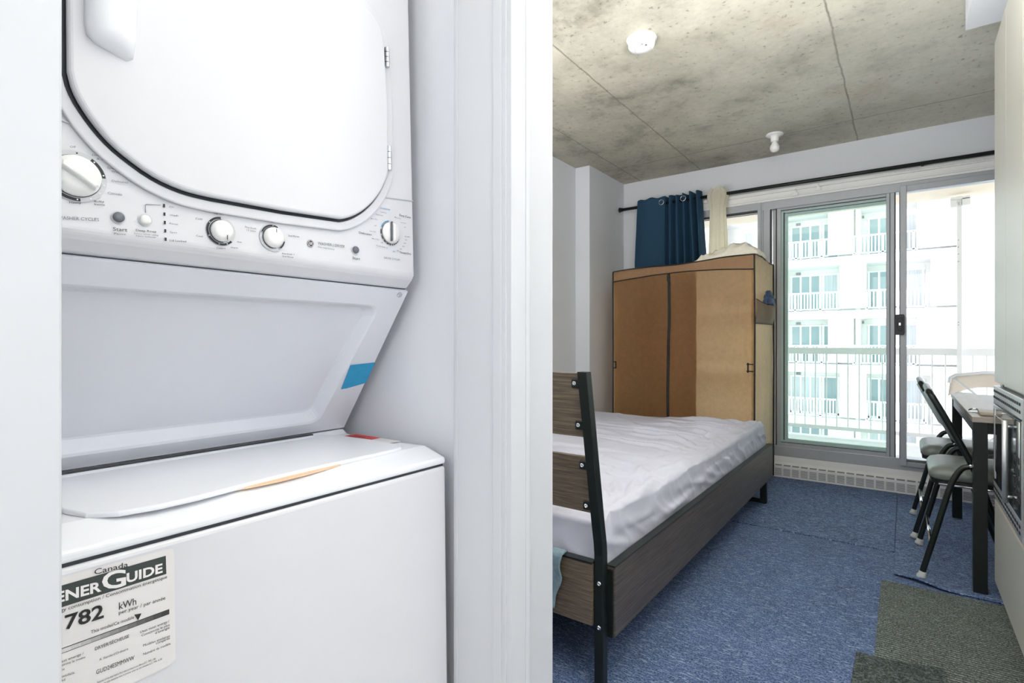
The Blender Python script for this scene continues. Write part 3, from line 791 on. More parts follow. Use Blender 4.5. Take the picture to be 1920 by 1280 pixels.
def knob(name, c, r, h_, grip, ang, seg=40):
    K = MB().disc((XPf(c[1]), c[0], c[1]), (1, 0, 0), [(r, 0.0), (r, 0.003), (r * 0.97, 0.006), (r * 0.90, h_ * 0.55), (r * 0.84, h_ * 0.72), (r * 0.5, h_ * 0.80), (0.0, h_ * 0.82)], seg).build(name, 'knob', WD, smooth=True)
    if grip:
        a = math.radians(ang); dy, dz = math.sin(a), math.cos(a); ny, nz = dz, -dy
        g_ = MB(); x0 = XPf(c[1]); L_ = r * 0.93; w = r * 0.26
        lo = [(x0 + h_ * .5, c[0] + sx_ * dy * L_ + sy_ * ny * w, c[1] + sx_ * dz * L_ + sy_ * nz * w) for sx_, sy_ in ((-1, -.8), (1, -.8), (1, .8), (-1, .8))]
        hi = [(x0 + h_ * 1.45, c[0] + sx_ * dy * L_ * .86 + sy_ * ny * w * .62, c[1] + sx_ * dz * L_ * .86 + sy_ * nz * w * .62) for sx_, sy_ in ((-1, -.8), (1, -.8), (1, .8), (-1, .8))]
        g_.loft([lo, hi]).build('knob_grip', 'knob', K, bevel=0.0022, seg=3)
        s_ = MB(); k = -1 if ang < 90 or ang > 110 else -1
        so = [(x0 + h_ * .83, c[0] + sx_ * dy * L_ * .95 + (-w * 1.05 + sy_ * .0022) * ny * 1, c[1] + sx_ * dz * L_ * .95 + (-w * 1.05 + sy_ * .0022) * nz) for sx_, sy_ in ((-1, -1), (1, -1), (1, 1), (-1, 1))]
    return K
c = PX(141, 331)
arc('dial_ring', c, 0.0245, 0.0300, 0, 360, 'greyring', WD, 48, 0.0004)
arc('dial_mark', c, 0.0255, 0.0290, 32, 82, 'ink', WD)
arc('dial_mark', c, 0.0255, 0.0290, 172, 235, 'ink', WD)
dots('dial_dot', c, 0.0272, (40, 75, 100, 125, 150, 178), 'inkwhite', WD)
dots('dial_dot', c, 0.0272, (2,), 'ink', WD)
K = knob('cycle_knob', c, 0.0238, 0.011, True, 122)
arc('knob_shadow_ring', c, 0.0236, 0.0246, 0, 360, 'ink', K, 48, 0.0008)
c = PX(412, 434)
arc('dial_ring', c, 0.0165, 0.0200, 0, 180, 'greyring', WD, 32, 0.0004)
arc('dial_mark', c, 0.0172, 0.0200, 130, 360, 'ink', WD, 40)
dots('dial_dot', c, 0.0186, (0, 303, 243, 190, 155, 130), 'inkwhite', WD, 0.0008)
K = knob('temperature_knob', c, 0.0150, 0.012, False, 0)
arc('knob_shadow_ring', c, 0.0148, 0.0160, 170, 360, 'ink', K, 32, 0.0008)
zz = c[1]; MB().box(XPf(zz) + .0102, XPf(zz) + .0106, c[0] + .0035, c[0] + .0045, zz - .0125, zz - .006).build('pointer', 'ink', K)
c = PX(509, 446)
arc('dial_ring', c, 0.0170, 0.0208, 90, 300, 'greyring', WD, 32, 0.0004)
arc('dial_mark', c, 0.0172, 0.0196, -75, 25, 'ink', WD); arc('dial_mark', c, 0.0172, 0.0196, 100, 150, 'ink', WD)
dots('dial_dot', c, 0.0184, (0, 288, 145), 'inkwhite', WD, 0.0008)
K = knob('options_knob', c, 0.0155, 0.012, False, 0)
arc('knob_shadow_ring', c, 0.0153, 0.0166, 180, 360, 'ink', K, 32, 0.0008)
zz = c[1]; MB().box(XPf(zz) + .0098, XPf(zz) + .0103, c[0] + .0000, c[0] + .0009, zz + .007, zz + .0125).build('pointer', 'inkgrey', K)
c = PX(730, 437)
arc('dial_mark', c, 0.0215, 0.0232, -70, -8, 'inkblue', WD)
for a0, a1 in ((8, 20), (28, 38), (42, 62), (66, 74), (78, 98), (102, 108), (112, 120), (125, 133), (138, 146), (151, 159), (164, 172), (178, 186), (192, 205), (212, 225), (232, 250), (258, 280)):
    arc('dial_mark', c, 0.0215, 0.0232, a0, a1, 'ink', WD, 6)
K = knob('dryer_knob', c, 0.0200, 0.010, True, 178)
arc('knob_shadow_ring', c, 0.0198, 0.0207, 0, 360, 'ink', K, 40, 0.0008)
x0 = XPf(c[1]) + .0084; MB().prism([(c[0] - .0068, c[1] + .0185), (c[0] - .0052, c[1] + .019), (c[0] - .0052, c[1] - .017), (c[0] - .0068, c[1] - .0165)], 'x', x0, x0 + .0045).build('grip_side', 'btn', K)
# buttons
def button(name, c, r, m):
    MB().disc((XPf(c[1]), c[0], c[1]), (1, 0, 0), [(r, 0), (r, 0.0015), (r * .9, 0.0028), (r * .5, 0.0036), (0, 0.0038)], 28).build(name, m, WD, smooth=True)
    arc('button_ring', c, r * 1.02, r * 1.28, 0, 360, 'greyring', WD, 32, 0.0003)
button('start_button', PX(220, 408), 0.0062, 'btn'); button('rinse_button', PX(270, 413), 0.0061, 'knob'); button('start_button', PX(664, 468.7), 0.0062, 'btn')
b = MB()
for u, v in ((305.6, 386), (306.2, 402), (306.6, 417.7), (307.2, 433.4), (307.8, 449.2)):
    y, z = PX(u, v); b.box(XPf(z), XPf(z) + .0006, y - .0010, y + .0010, z - .0021, z + .0021)
b.build('status_lights', 'black', WD)
b = MB(); pa = [PX(270.5, 399.5), PX(270.5, 386), PX(272, 383.6), PX(299, 385.2)]
b.tube([(XPf(z) + .0002, y, z) for y, z in pa], 0.00035, 6); b.build('guide_line', 'inkgrey', WD)
# printed words
def T(s, u0, v0, u1, v1, cap): 
    a, b2 = PX(u0, v0), PX(u1, v1); d = 0.78 / (ct * -((u0 - 960) / FPX) + st)
    return (s, a, b2, cap * d / FPX, xp(0.0006))
dark = [T('Start', 209, 433, 236, 435, 6.5), T('Status', 302, 373, 330, 376.5, 5.5), T('Temperature', 384.8, 385.5, 433, 392.7, 5.5), T('Options', 495, 405, 519.7, 408.3, 5.5),
        T('Start', 658, 485.7, 671.8, 488, 4.6), T('Heavy', 127.9, 382, 150, 383, 3.6), T('Tap Cold', 398, 401.8, 420, 402.8, 3.2), T('Colors', 402.8, 467, 419, 467.5, 3.4),
        T('Warm', 428.6, 465.8, 442.5, 466.5, 3.0), T('Hot', 441.8, 455.5, 450, 456, 3.0), T('Cold', 364, 411.9, 376.4, 413, 3.2), T('Cool', 365, 444, 377, 445.4, 3.2),
        T('Lid Locked', 315, 453, 346, 455, 3.6), T('Easy Care', 748, 404.7, 769, 409.5, 3.6), T('Delicates', 671, 437.7, 694.6, 441.8, 3.4), T('Timed Dry', 746.6, 474.6, 768, 478, 3.4),
        T('Deep Rinse', 252, 434, 290, 437, 4.0), T('Bulky', 174.4, 379.8, 193.3, 380.6, 3.6), T('Items', 174.4, 385.5, 194.3, 386.5, 3.6),
        T('2nd Rinse', 537.7, 443.5, 558.5, 445.4, 2.8), T('Pre-Soak +', 526, 477, 549, 479, 2.8), T('2nd Rinse', 526, 482, 546.5, 484, 2.8), T('Off', 505.3, 417.9, 511.8, 418, 2.8)]
grey = [T('Off', 130, 277.6, 141, 278, 3.6), T('Drain', 171.5, 293, 191, 293.5, 3.8), T('& Spin', 180, 300, 203, 301.5, 3.8), T('Speed', 199.4, 316.8, 220.7, 318.8, 3.8),
        T('Wash', 207, 323.7, 224.8, 325.7, 3.6), T('Delicates', 207.9, 341.6, 238.6, 344.6, 3.8), T('Casuals', 200, 364, 226.8, 367, 3.8), T('Pause', 211, 440.5, 233, 441.5, 3.6),
        T('WASHER CYCLES', 104, 411.5, 183, 415.7, 6.0), T('Select when using', 248, 439.5, 294, 443, 2.6), T('Fabric Softener', 252, 444, 290, 447, 2.6),
        T('On', 315, 390, 323.7, 390.3, 3.2), T('Wash', 315.6, 405.5, 331.4, 406.6, 3.2), T('Rinse', 315, 421, 331, 422.8, 3.2), T('Spin', 315.6, 437.4, 329, 438.5, 3.2),
        T('All Cold Rinses', 390, 391.5, 427.4, 397, 2.6), T('Pre-Soak', 457, 427.4, 478, 430.6, 3.2), T('15 mins', 459.8, 433, 477, 435.4, 2.6),
        T('WASHER | DRYER', 593, 458.6, 643.8, 465, 5.2), T('Auto Load Sensing', 593, 464, 624, 469, 2.6), T('DRYER CYCLES', 717, 485, 746.8, 489, 3.2),
        T('More Dry', 693.9, 410.7, 706.6, 412.6, 2.0), T('Optimum', 703, 402.8, 716.9, 405.5, 2.2), T('Less Dry', 712.5, 398, 723.3, 400.5, 2.0), T('More Dry', 738.9, 408, 750.9, 411.4, 2.0),
        T('Less Dry', 749.7, 417.9, 760.5, 419.8, 2.0), T('Off', 756, 427, 759, 427.4, 2.0), T('Off', 700, 424, 704, 424.6, 2.0), T('Less Dry', 691, 434, 703, 436, 2.0), T('More Dry', 695.3, 448.3, 709, 450.5, 2.0),
        T('Quick Fluff 10', 703, 461, 724, 466, 2.0), T('Off', 712, 456, 716, 456.6, 2.0), T('80 Min', 757, 444.5, 767, 445.5, 2.0), T('70', 757, 451, 761, 451.3, 2.0), T('60', 755, 457, 759, 457.3, 2.0), T('50', 752, 463, 756, 463.3, 2.0),
        T('40', 747, 468, 751, 468.3, 2.0), T('30', 741, 471, 745, 471.3, 2.0), T('20', 734, 472.5, 738, 472.8, 2.0)]
lettering('panel_lettering', dark, 'ink', WD, 0.003)
lettering('panel_lettering', grey, 'inkgrey', WD, 0.002)
lettering('panel_lettering', [T('Cottons', 711.8, 391.5, 730.5, 394.6, 3.4)], 'inkblue', WD)
# round emblem
c = PX(579.6, 456.7); r = 0.0057
E_ = MB().disc((XPf(c[1]) + .0002, c[0], c[1]), (1, 0, 0), [(r, 0), (r, 0.0004)], 32).build('emblem', 'ink', WD)
arc('emblem_ring', c, r * 0.80, r * 0.90, 0, 360, 'inkwhite', E_, 32, 0.0008)
lettering('emblem_letters', [('GE', (c[0] - r * .55, c[1] - r * .34), (c[0] + r * .55, c[1] - r * .34), r * 0.7, xp(0.0009))], 'inkwhite', E_, 0.02)
b = MB()
for k in range(4):
    a = math.radians(45 + 90 * k)
    cy, cz = c[0] + r * .9 * math.sin(a), c[1] + r * .9 * math.cos(a)
    b.tube([(XPf(c[1]) + .0009, cy + r * .18 * math.sin(t_ * .9), cz + r * .18 * math.cos(t_ * .9)) for t_ in range(6)], 0.0002, 5)
b.build('emblem_curls', 'inkwhite', E_)
# ---- red warning label on the washer top
b = MB()
def zq(pts, z): return [(P(u, v, z=z).x, P(u, v, z=z).y, z) for u, v in pts]
RL = MB().face and None
w = MB(); w.face(zq([(632, 819.5), (668, 813), (752, 827), (708, 834.5)], 0.8292)); RLB = w.build('warning_label', 'paper', WD, solid=0.0004)
w = MB(); w.face(zq([(632, 819.5), (668, 813), (714, 820.5), (679, 827.8)], 0.8297)); w.build('label_print', 'redlabel', RLB)
w = MB()
for k in range(3):
    a, b2 = 0.22 + k * 0.22, 0.30 + k * 0.22
    A_, B_, C_, D_ = [Vector(p) for p in zq([(632, 819.5), (668, 813), (714, 820.5), (679, 827.8)], 0.8300)]
    n = 9 if k < 2 else 6
    for i in range(n):
        s0, s1 = 0.12 + i * 0.085, 0.12 + i * 0.085 + 0.06
        f = lambda s_, t_: (A_.lerp(B_, t_)).lerp(D_.lerp(C_, t_), s_)
        w.face([f(s0, a), f(s1, a), f(s1, b2), f(s0, b2)])
w.build('label_lettering', 'ink', RLB)
# ---- energy label on the washer front
XE = lambda z: -0.693 + 0.01585 * (0.797 - z) / 0.757 * 1.0 + 0.0006
def PE(u, v): p = P(u, v, x=-0.6915); return (p.y, p.z)
def quadE(name, pts, m, parent, o_):
    w_ = MB(); w_.face([(XE(z) + o_, y, z) for y, z in pts]); return w_.build(name, m, parent)
yl = 0.140
p1, p2, p3, p4 = PE(316, 1029), PE(327, 1040), PE(328, 1234), PE(316, 1246)
LB = quadE('energy_label', [(yl, 0.79), (p1[0] - .004, p1[1]), (p2[0] - .001, p1[1] - .001), p2, p3, (p4[0] + .002, p4[1] + .001), p4, (yl, 0.646)], 'paper', WD, 0.0)
b1, b2_, b3, b4 = PE(311, 1041.5), PE(311.7, 1075.4), PE(113, 1139), PE(113, 1098)
quadE('label_banner', [(yl + .002, b4[1]), b1, b2_, (yl + .002, b3[1] - 0.0)], 'banner', LB, 0.0004)
def TE(s, u0, v0, u1, v1, cap, o_=0.0008, ext=0.0):
    a, b_ = PE(u0, v0), PE(u1, v1); d = 0.69 / (ct * -((u0 - 960) / FPX) + st)
    if ext: a = (a[0] - ext, a[1] - ext * (b_[1] - a[1]) / (b_[0] - a[0]))
    return (s, a, b_, cap * d / FPX, lambda z: XE(z) + o_)
lettering('banner_lettering', [TE('ENER', 112, 1128, 190, 1107, 19, ext=0.0035), TE('UIDE', 237, 1092, 304.5, 1072, 17)], 'inkwhite', LB, 0.03)
lettering('banner_lettering', [TE('G', 191, 1106, 236, 1097, 32)], 'inkwhite', LB, 0.02)
lettering('label_lettering', [TE('782', 121, 1179.5, 194, 1156.3, 26)], 'black', LB, 0.02)
lettering('label_lettering', [TE('Canada', 177, 1077, 240, 1062, 10), TE('Energy consumption / Consommation énergétique', 113, 1147, 313, 1083, 6.5, ext=0.0094),
    TE('kWh', 222.5, 1142, 254.8, 1132.3, 13), TE('per year / par année', 222, 1151, 309.3, 1122.5, 6.5), TE('This model/Ce modèle', 169.5, 1187, 250.4, 1158.5, 6),
    TE('DRYER/SÉCHEUSE', 177, 1218, 241, 1193.5, 6)], 'black', LB, 0.003)
lettering('label_lettering', [TE('Uses least energy /', 111, 1242, 156, 1225, 4.5, ext=.010), TE('Consomme le moins', 110.5, 1249, 158.6, 1232, 4.5, ext=.006), TE("d'énergie", 111, 1257, 120, 1254, 4.5, ext=.008), TE('Similar models', 114, 1269, 138, 1261, 4.5, ext=.012), TE('compared', 112, 1276, 121, 1274, 4.5, ext=.010),
    TE('Uses most energy /', 261.8, 1186, 316, 1165, 4.5), TE('Consomme le plus', 264, 1192, 316.5, 1171.6, 4.5), TE("d'énergie", 289.8, 1187.5, 316.5, 1177, 4.5),
    TE('Modèles similaires', 267, 1211, 317, 1192.4, 4.5), TE('comparés', 291, 1206.6, 317, 1196.5, 4.5), TE('A  Standard/Ordinaire', 185, 1237, 239, 1216.5, 4.2), TE('Numéro de modèle', 267, 1227, 318, 1206.6, 4.5),
    TE('Removal of this label before first retail purchase is an offence (S.C. 1992, c.36)', 181, 1279, 290, 1234, 3.5), TE('Enlever cette étiquette avant le premier achat est une infraction (L.C. 1992, ch.36)', 186, 1283, 302, 1234.5, 3.5)], 'ink', LB, 0.0)
lettering('label_lettering', [TE('GUD24ESMMWW', 179, 1262.4, 250.4, 1234.4, 8)], 'black', LB, 0.0)
w = MB(); w.face([(XE(z) + .0008, y, z) for y, z in (PE(250.9, 1151.3), PE(264.4, 1148.7), PE(257.9, 1161.8))]); w.build('pointer', 'black', LB)
ta, tb, tc_, td = PE(113, 1215.4), PE(316.5, 1141), PE(316.5, 1150.4), PE(113, 1225)
quadE('scale_bar', [(yl + .002, ta[1]), tb, tc_, (yl + .002, td[1])], 'ink', LB, 0.0003)
for k in range(12):
    f0, f1 = k / 12, (k + 1) / 12
    m_ = mat('scale grey', tuple([int(215 - 155 * (k / 11) ** 1.0)] * 3), 0.6, var=0.15, scale=900)
    lp = lambda A, B, f_: (A[0] + (B[0] - A[0]) * f_, A[1] + (B[1] - A[1]) * f_)
    dzz = 0.0006
    a_, b_, c_, d_ = lp(ta, tb, f0), lp(ta, tb, f1), lp(td, tc_, f1), lp(td, tc_, f0)
    quadE('scale_step', [(a_[0], a_[1] - dzz), (b_[0], b_[1] - dzz), (c_[0], c_[1] + dzz), (d_[0], d_[1] + dzz)], m_, LB, 0.0006)

# ------------------------------------------------------------------ bed
BX, BXL = -0.71, -2.06
BD = thing('bed_frame', (-1.38, 2.6, 0), 'bed frame of grey-brown wood boards with black metal headboard posts', 'bed')
def post(xo):
    sec = 0.029
    path = [(1.4285, 0.0065), (1.4285, 0.40), (1.424, 0.435), (1.412, 0.49), (1.325, 0.945)]
    loops = [[(xo - sec, y - .0155, z), (xo, y - .0155, z), (xo, y + .0155, z), (xo - sec, y + .0155, z)] for y, z in path]
    return MB().loft(loops).build('headboard_post', 'blackmetal', BD, bevel=0.002)
pr = post(BX); pl = post(BXL + 0.029)
def ypost(z): return 1.412 - (z - 0.49) / (0.945 - 0.49) * 0.087
for z0, z1 in ((0.753, 0.940), (0.522, 0.694)):
    ya, yb = ypost(z0), ypost(z1)
    MB().prism([(ya + .002, z0), (ya + .018, z0), (yb + .018, z1), (yb + .002, z1)], 'x', BXL + 0.030, BX - 0.031).build('headboard_slat', 'woodx', BD, bevel=0.001)
for v, z in ((724, 0.911), (807, 0.789), (888, 0.669), (967, 0.545)):
    y = ypost(z)
    for xa, sg in ((BX - 0.029, -1), (BXL + 0.029, 1)):
        tb_ = MB().box(min(xa, xa + sg * .028), max(xa, xa + sg * .028), y - 0.006, y + 0.001, z - 0.013, z + 0.013).build('mounting_tab', 'blackmetal', BD, bevel=0.003)
        MB().disc((xa + sg * 0.017, y - 0.006, z), (0, -1, 0), [(0.006, 0), (0.006, 0.002), (0.004, 0.0035), (0.002, 0.002)], 16).build('bolt', 'chrome', tb_)
HB = MB().box(BXL + 0.0, BX - 0.032, 1.405, 1.430, 0.190, 0.372).build('head_rail', 'woodx', BD, bevel=0.001)
MB().box(BXL, BX - 0.032, 1.403, 1.432, 0.372, 0.378).build('edge_trim', 'blackmetal', HB)
for z in (0.318, 0.188):
    MB().disc((BX - 0.012, 1.413, z), (0, -1, 0), [(0.0065, 0), (0.0065, 0.002), (0.0045, 0.004), (0.002, 0.002)], 16).build('bolt', 'chrome', BD)
SR = MB().box(-0.713, -0.690, 1.452, 3.81, 0.152, 0.360).build('side_rail', 'woody', BD, bevel=0.001)
MB().box(-0.722, -0.695, 1.4440, 1.4525, 0.152, 0.352).box(-0.718, -0.690, 1.452, 3.81, 0.3585, 0.3625).build('rail_edging', 'blackmetal', SR)
MB().box(BXL, BXL + 0.023, 1.452, 3.81, 0.152, 0.360).build('side_rail', 'woody', BD, bevel=0.001)
MB().box(BXL + .023, -0.713, 3.787, 3.81, 0.152, 0.360).build('foot_rail', 'woody', BD, bevel=0.001)
MB().box(BXL + .023, -0.74, 1.46, 3.78, 0.19, 0.205).build('slat_base', 'woodx', BD)
LG = MB().box(-0.735, -0.697, 3.645, 3.680, 0.0085, 0.19).build('foot_leg', 'blackmetal', BD, bevel=0.002)
MB().box(BXL + .01, BXL + .045, 3.645, 3.680, 0.0085, 0.19).build('foot_leg', 'blackmetal', BD, bevel=0.002)
MB().box(BXL + .045, -0.735, 3.650, 3.675, 0.0085, 0.035).build('leg_crossbar', 'blackmetal', BD, bevel=0.002)

# mattress under its fitted sheet
def ridged(p, k=1): return 1 - abs(noise.noise(p) * 2)
mx0, mx1, my0, my1, mz0, mz1 = -2.03, -0.731, 1.462, 3.775, 0.206, 0.482
MT = MB()
NU, NV = 200, 340
PERI = 0.25  # side height share
def mat_pt(i, j):
    # parameter runs over top and down the sides
    s = -0.18 + 1.36 * i / NU; t_ = -0.10 + 1.20 * j / NV
    def fold(q_, L, side):
        # returns coordinate along axis and drop
        if q_ < 0: return 0.0, -q_ / side
        if q_ > 1: return 1.0, (q_ - 1) / side
        return q_, 0.0
    a, da = fold(s, 1, 0.18); b_, db = fold(t_, 1, 0.10)
    x = mx0 + (mx1 - mx0) * a; y = my0 + (my1 - my0) * b_
    drop = max(da, db)
    z = mz1 - (mz1 - mz0) * drop
    # rounded shoulders
    ex = min(s, 1 - s) * (mx1 - mx0); ey = min(t_, 1 - t_) * (my1 - my0)
    e = min(ex, ey)
    R_ = 0.05
    if -0.0 <= e < R_: z -= 0.018 * (1 - e / R_) ** 2
    if e < 0:
        k = max(0, 1 - drop / 0.45); 
        z -= 0.018 * max(0, 1 - drop)
        bulge = 0.010 * math.sin(min(1, drop) * math.pi) 
        if da > 0: x += bulge if a > .5 else -bulge
        if db > 0: y += bulge if b_ > .5 else -bulge
    # creases: long pulls fanning from the near right corner plus a ruffled right edge
    nx, ny = (x - mx1), (y - my0)
    ang = math.atan2(nx, ny + 0.4); rad = math.hypot(nx, ny + .4)
    w1 = ridged(Vector((ang * 9, rad * 1.1, 0.3))) ** 3
    wn_ = noise.noise(Vector((x * 7, y * 3.0, 1.7)))
    w2 = ridged(Vector((x * 5 + y * 2.2, y * 1.3 - x * 2, 4.0))) ** 6
    w3 = ridged(Vector((x * 14 + wn_, y * 5.5 + x * 6, 7.0))) ** 4
    edge = math.exp(-((x - (mx1 - 0.06)) / 0.16) ** 2)
    dg_ = Vector((x * 3.2 + y * 1.4 + 0.35 * noise.noise(Vector((x * 3, y * 3, 8))), y * 0.7 - x * 0.5, 9.0))
    w4 = ridged(dg_ * 2.2) ** 5 * max(0, noise.noise(Vector((x * 2.3, y * 1.9, 3.3))) + .35)
    w5 = ridged(Vector((x * 4 + y * 9 + wn_, x * 16, 2.0))) ** 4 * math.exp(-((x - mx1) / 0.13) ** 2)
    def cr(v, k=7.0): return max(0.0, 1 - abs(noise.noise(v)) * k)
    dr = max(0, noise.noise(Vector((x * 1.7, y * 1.5, 3.3))) + .30)
    u1 = Vector(((x * 0.80 + y * 0.60) * 2.0 + .3 * wn_, (y * .8 - x * .6) * 0.55, 9.0))
    u2 = Vector(((x * 0.35 + y * 0.94) * 3.4 + .4 * wn_, (x * .94 - y * .35) * 1.0, 4.0))
    u3 = Vector((x * 9 + .5 * wn_, y * 1.4 + x * 2, 6.0))
    z_add = 0.006 * w1 + 0.003 * wn_ + 0.010 * cr(u1, 5) * dr + 0.007 * cr(u2, 5) * (dr + .2) + 0.008 * cr(u3, 3.4) * edge + 0.006 * w3 * edge + 0.005 * w5
    if drop < 0.05: z += z_add * (1 if e > 0.02 else 0.6) + 0.010 * math.exp(-((x - mx1) / .3) ** 2)
    if da > 0 and a > .5:
        x += (0.009 * ridged(Vector((y * 3.2 + z * 7, z * 9, 2.0))) ** 3 + 0.006 * ridged(Vector((y * 9 + z * 14, z * 8, 5.0))) ** 3) * max(0.0, math.sin(min(1, drop * 1.9 + .10) * math.pi)) - 0.006
    if db > 0 and b_ < .5: y -= 0.006 * ridged(Vector((x * 6, z * 8, 2.0))) ** 3
    return (x, y, z)
import numpy as np
PTS = np.array([[mat_pt(i, j) for j in range(NV + 1)] for i in range(NU + 1)])
SS = (-0.18 + 1.36 * np.arange(NU + 1) / NU)[:, None] * (mx1 - mx0) + np.zeros((1, NV + 1))      # distance across, unrolled
TT = (-0.10 + 1.20 * np.arange(NV + 1) / NV)[None, :] * (my1 - my0) + np.zeros((NU + 1, 1))      # distance along, unrolled
rnd = random.Random(11); Wm = mx1 - mx0; Lm = my1 - my0
def crease(p0, p1, p2, amp, wid):
    """a sharp fold raised along a curve, in unrolled sheet coordinates (across, along)"""
    best = np.full(SS.shape, 9.0); tt = np.zeros(SS.shape)
    P_ = [((1 - k) ** 2 * np.array(p0) + 2 * k * (1 - k) * np.array(p1) + k * k * np.array(p2)) for k in np.linspace(0, 1, 14)]
    for k in range(13):
        a, b_ = P_[k], P_[k + 1]; d = b_ - a; L2_ = d @ d
        h_ = np.clip(((SS - a[0]) * d[0] + (TT - a[1]) * d[1]) / L2_, 0, 1)
        dd = np.hypot(SS - a[0] - h_ * d[0], TT - a[1] - h_ * d[1])
        m_ = dd < best; best = np.where(m_, dd, best); tt = np.where(m_, (k + h_) / 13, tt)
    taper = np.sin(np.clip(tt, 0, 1) * np.pi) ** 0.6
    return amp * taper * (np.exp(-(best / wid) ** 1.3) - 0.35 * np.exp(-((best - wid * 2.2) / wid) ** 2))
HH = np.zeros(SS.shape)
# folds sweeping left from the ruffled right edge of the sheet
for k in range(15):
    y = 1.05 + k * 0.088 + rnd.uniform(-.02, .02); ln = rnd.uniform(.25, .75)
    HH += crease((Wm - 0.04 - rnd.uniform(0, .08), y), (Wm - 0.20, y + 0.16 + rnd.uniform(0, .06)), (Wm - 0.20 - ln, y + 0.20 + rnd.uniform(-.03, .12)), rnd.uniform(.011, .019), rnd.uniform(.012, .020))
# long low pulls across the middle
for k in range(9):
    x = rnd.uniform(.25, .95); y = rnd.uniform(.3, 1.9)
    HH += crease((x - .35, y + rnd.uniform(-.1, .25)), (x, y + .02), (x + .35, y - rnd.uniform(.0, .18)), rnd.uniform(.006, .011), rnd.uniform(.014, .026))
# fan of gathers at the near right corner
for k in range(7):
    a = 0.15 + k * 0.22
    HH += crease((Wm + .02, 0.03), (Wm + .02 - .12 * math.cos(a), .03 + .20 * math.sin(a)), (Wm - .02 - .34 * math.cos(a), .05 + .50 * math.sin(a)), .014, .013)
# rolls running along the side drop and the shoulder
for k in range(11):
    y = 0.05 + k * 0.20 + rnd.uniform(-.04, .04); x = Wm + rnd.uniform(-.05, .07)
    HH += crease((x, y), (x + rnd.uniform(-.02, .05), y + .2), (x + rnd.uniform(-.05, .03), y + rnd.uniform(.35, .6)), rnd.uniform(.005, .010), rnd.uniform(.009, .014))
ovr = np.clip((SS - Wm) / 0.12, 0, 1)                                # 0 on top, 1 on the side drop
low = np.clip(1 - (SS - Wm) / 0.20, 0, 1)
mask = np.where(TT < 0, 0.3, 1.0) * np.where(SS < 0, 0.3, 1.0)
PTS[..., 2] += HH * (1 - ovr) * mask
PTS[..., 0] += HH * ovr * low * mask * 1.0
V = [[MT.bm.verts.new(Vector(PTS[i, j])) for j in range(NV + 1)] for i in range(NU + 1)]
for i in range(NU):
    for j in range(NV): MT.bm.faces.new([V[i][j], V[i + 1][j], V[i + 1][j + 1], V[i][j + 1]])
bot = [V[0][j] for j in range(NV + 1)] + [V[i][NV] for i in range(1, NU + 1)] + [V[NU][j] for j in range(NV - 1, -1, -1)] + [V[i][0] for i in range(NU - 1, 0, -1)]
MT.bm.faces.new(bot)
tag(MT.build('mattress', 'sheet', None, smooth=True, origin=(-1.38, 2.6, 0.206)), 'mattress in a wrinkled pale lilac-grey fitted sheet, on the bed frame', 'mattress')

# folded jeans hanging over the head rail
def jn(s, q_):
    x = -0.90 + s * 0.063; w = 0.004 * math.sin(s * 9 + q_ * 5)
    if q_ < 0.15: return (x, 1.398 + (1 - q_ / .15) * 0.03 - 0.004, 0.384 - q_ * 0.02)
    return (x + (0.0 if q_ < .5 else -0.030 * (q_ - .5) * s * 2) + 0.004 * math.sin(q_ * 14), 1.390 + w - 0.004 * math.sin(q_ * 7), 0.384 - (q_ - 0.15) * 0.20)
tag(MB().grid(jn, 14, 20).build('jeans', 'jeans', None, smooth=True, solid=0.005, origin=(-0.87, 1.39, 0.2)), 'pale faded denim cloth hanging over the head end of the bed', 'clothing')

# ------------------------------------------------------------------ fabric wardrobe
WR = thing('fabric_wardrobe', (-1.34, 4.13, 0), 'tan fabric wardrobe with black zip and piping, at the foot of the bed', 'wardrobe')
fy, by = 3.90, 4.36
fxl, fxr, bxl, bxr = -1.866, -0.822, -1.87, -0.790
def ztop(s): return 1.583 + 0.040 * s + 0.006 * math.sin(s * 9)   # front top edge
def zval(s): return 1.503 + 0.032 * math.sin(s * math.pi * 0.9) + 0.010 * s
def xfr(s): return fxl + (fxr - fxl) * s
def yfr(s, z):
    crease = 0.010 * (abs(((s * 4.2 + .1) % 1) - .5) * 2) + 0.005 * (abs(((z * 2.1 + .35) % 1) - .5) * 2) + 0.006 * noise.noise(Vector((s * 4, z * 3, 0))) + 0.003 * noise.noise(Vector((s * 15, z * 11, 2)))
    return fy - 0.010 * math.sin(s * math.pi) + crease
SZ = 0.435   # zip position
for nm, sa, sb in (('front_door', 0.0, SZ), ('front_door', SZ, 1.0)):
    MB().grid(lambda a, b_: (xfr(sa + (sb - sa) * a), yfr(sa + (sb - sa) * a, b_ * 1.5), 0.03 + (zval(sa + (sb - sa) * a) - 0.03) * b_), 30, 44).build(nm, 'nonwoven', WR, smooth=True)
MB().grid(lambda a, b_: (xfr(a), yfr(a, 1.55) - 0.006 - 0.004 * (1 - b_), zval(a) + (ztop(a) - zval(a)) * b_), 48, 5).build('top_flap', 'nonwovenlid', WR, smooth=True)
MB().grid(lambda a, b_: (xfr(a) + (bxl - fxl) * b_ * (1 - a) + (bxr - fxr) * b_ * a, fy + (by - fy) * b_, ztop(a) - 0.020 * b_ - 0.02 * math.sin(b_ * math.pi) * math.sin(a * math.pi)), 30, 12).build('top_panel', 'nonwovenlid', WR, smooth=True)
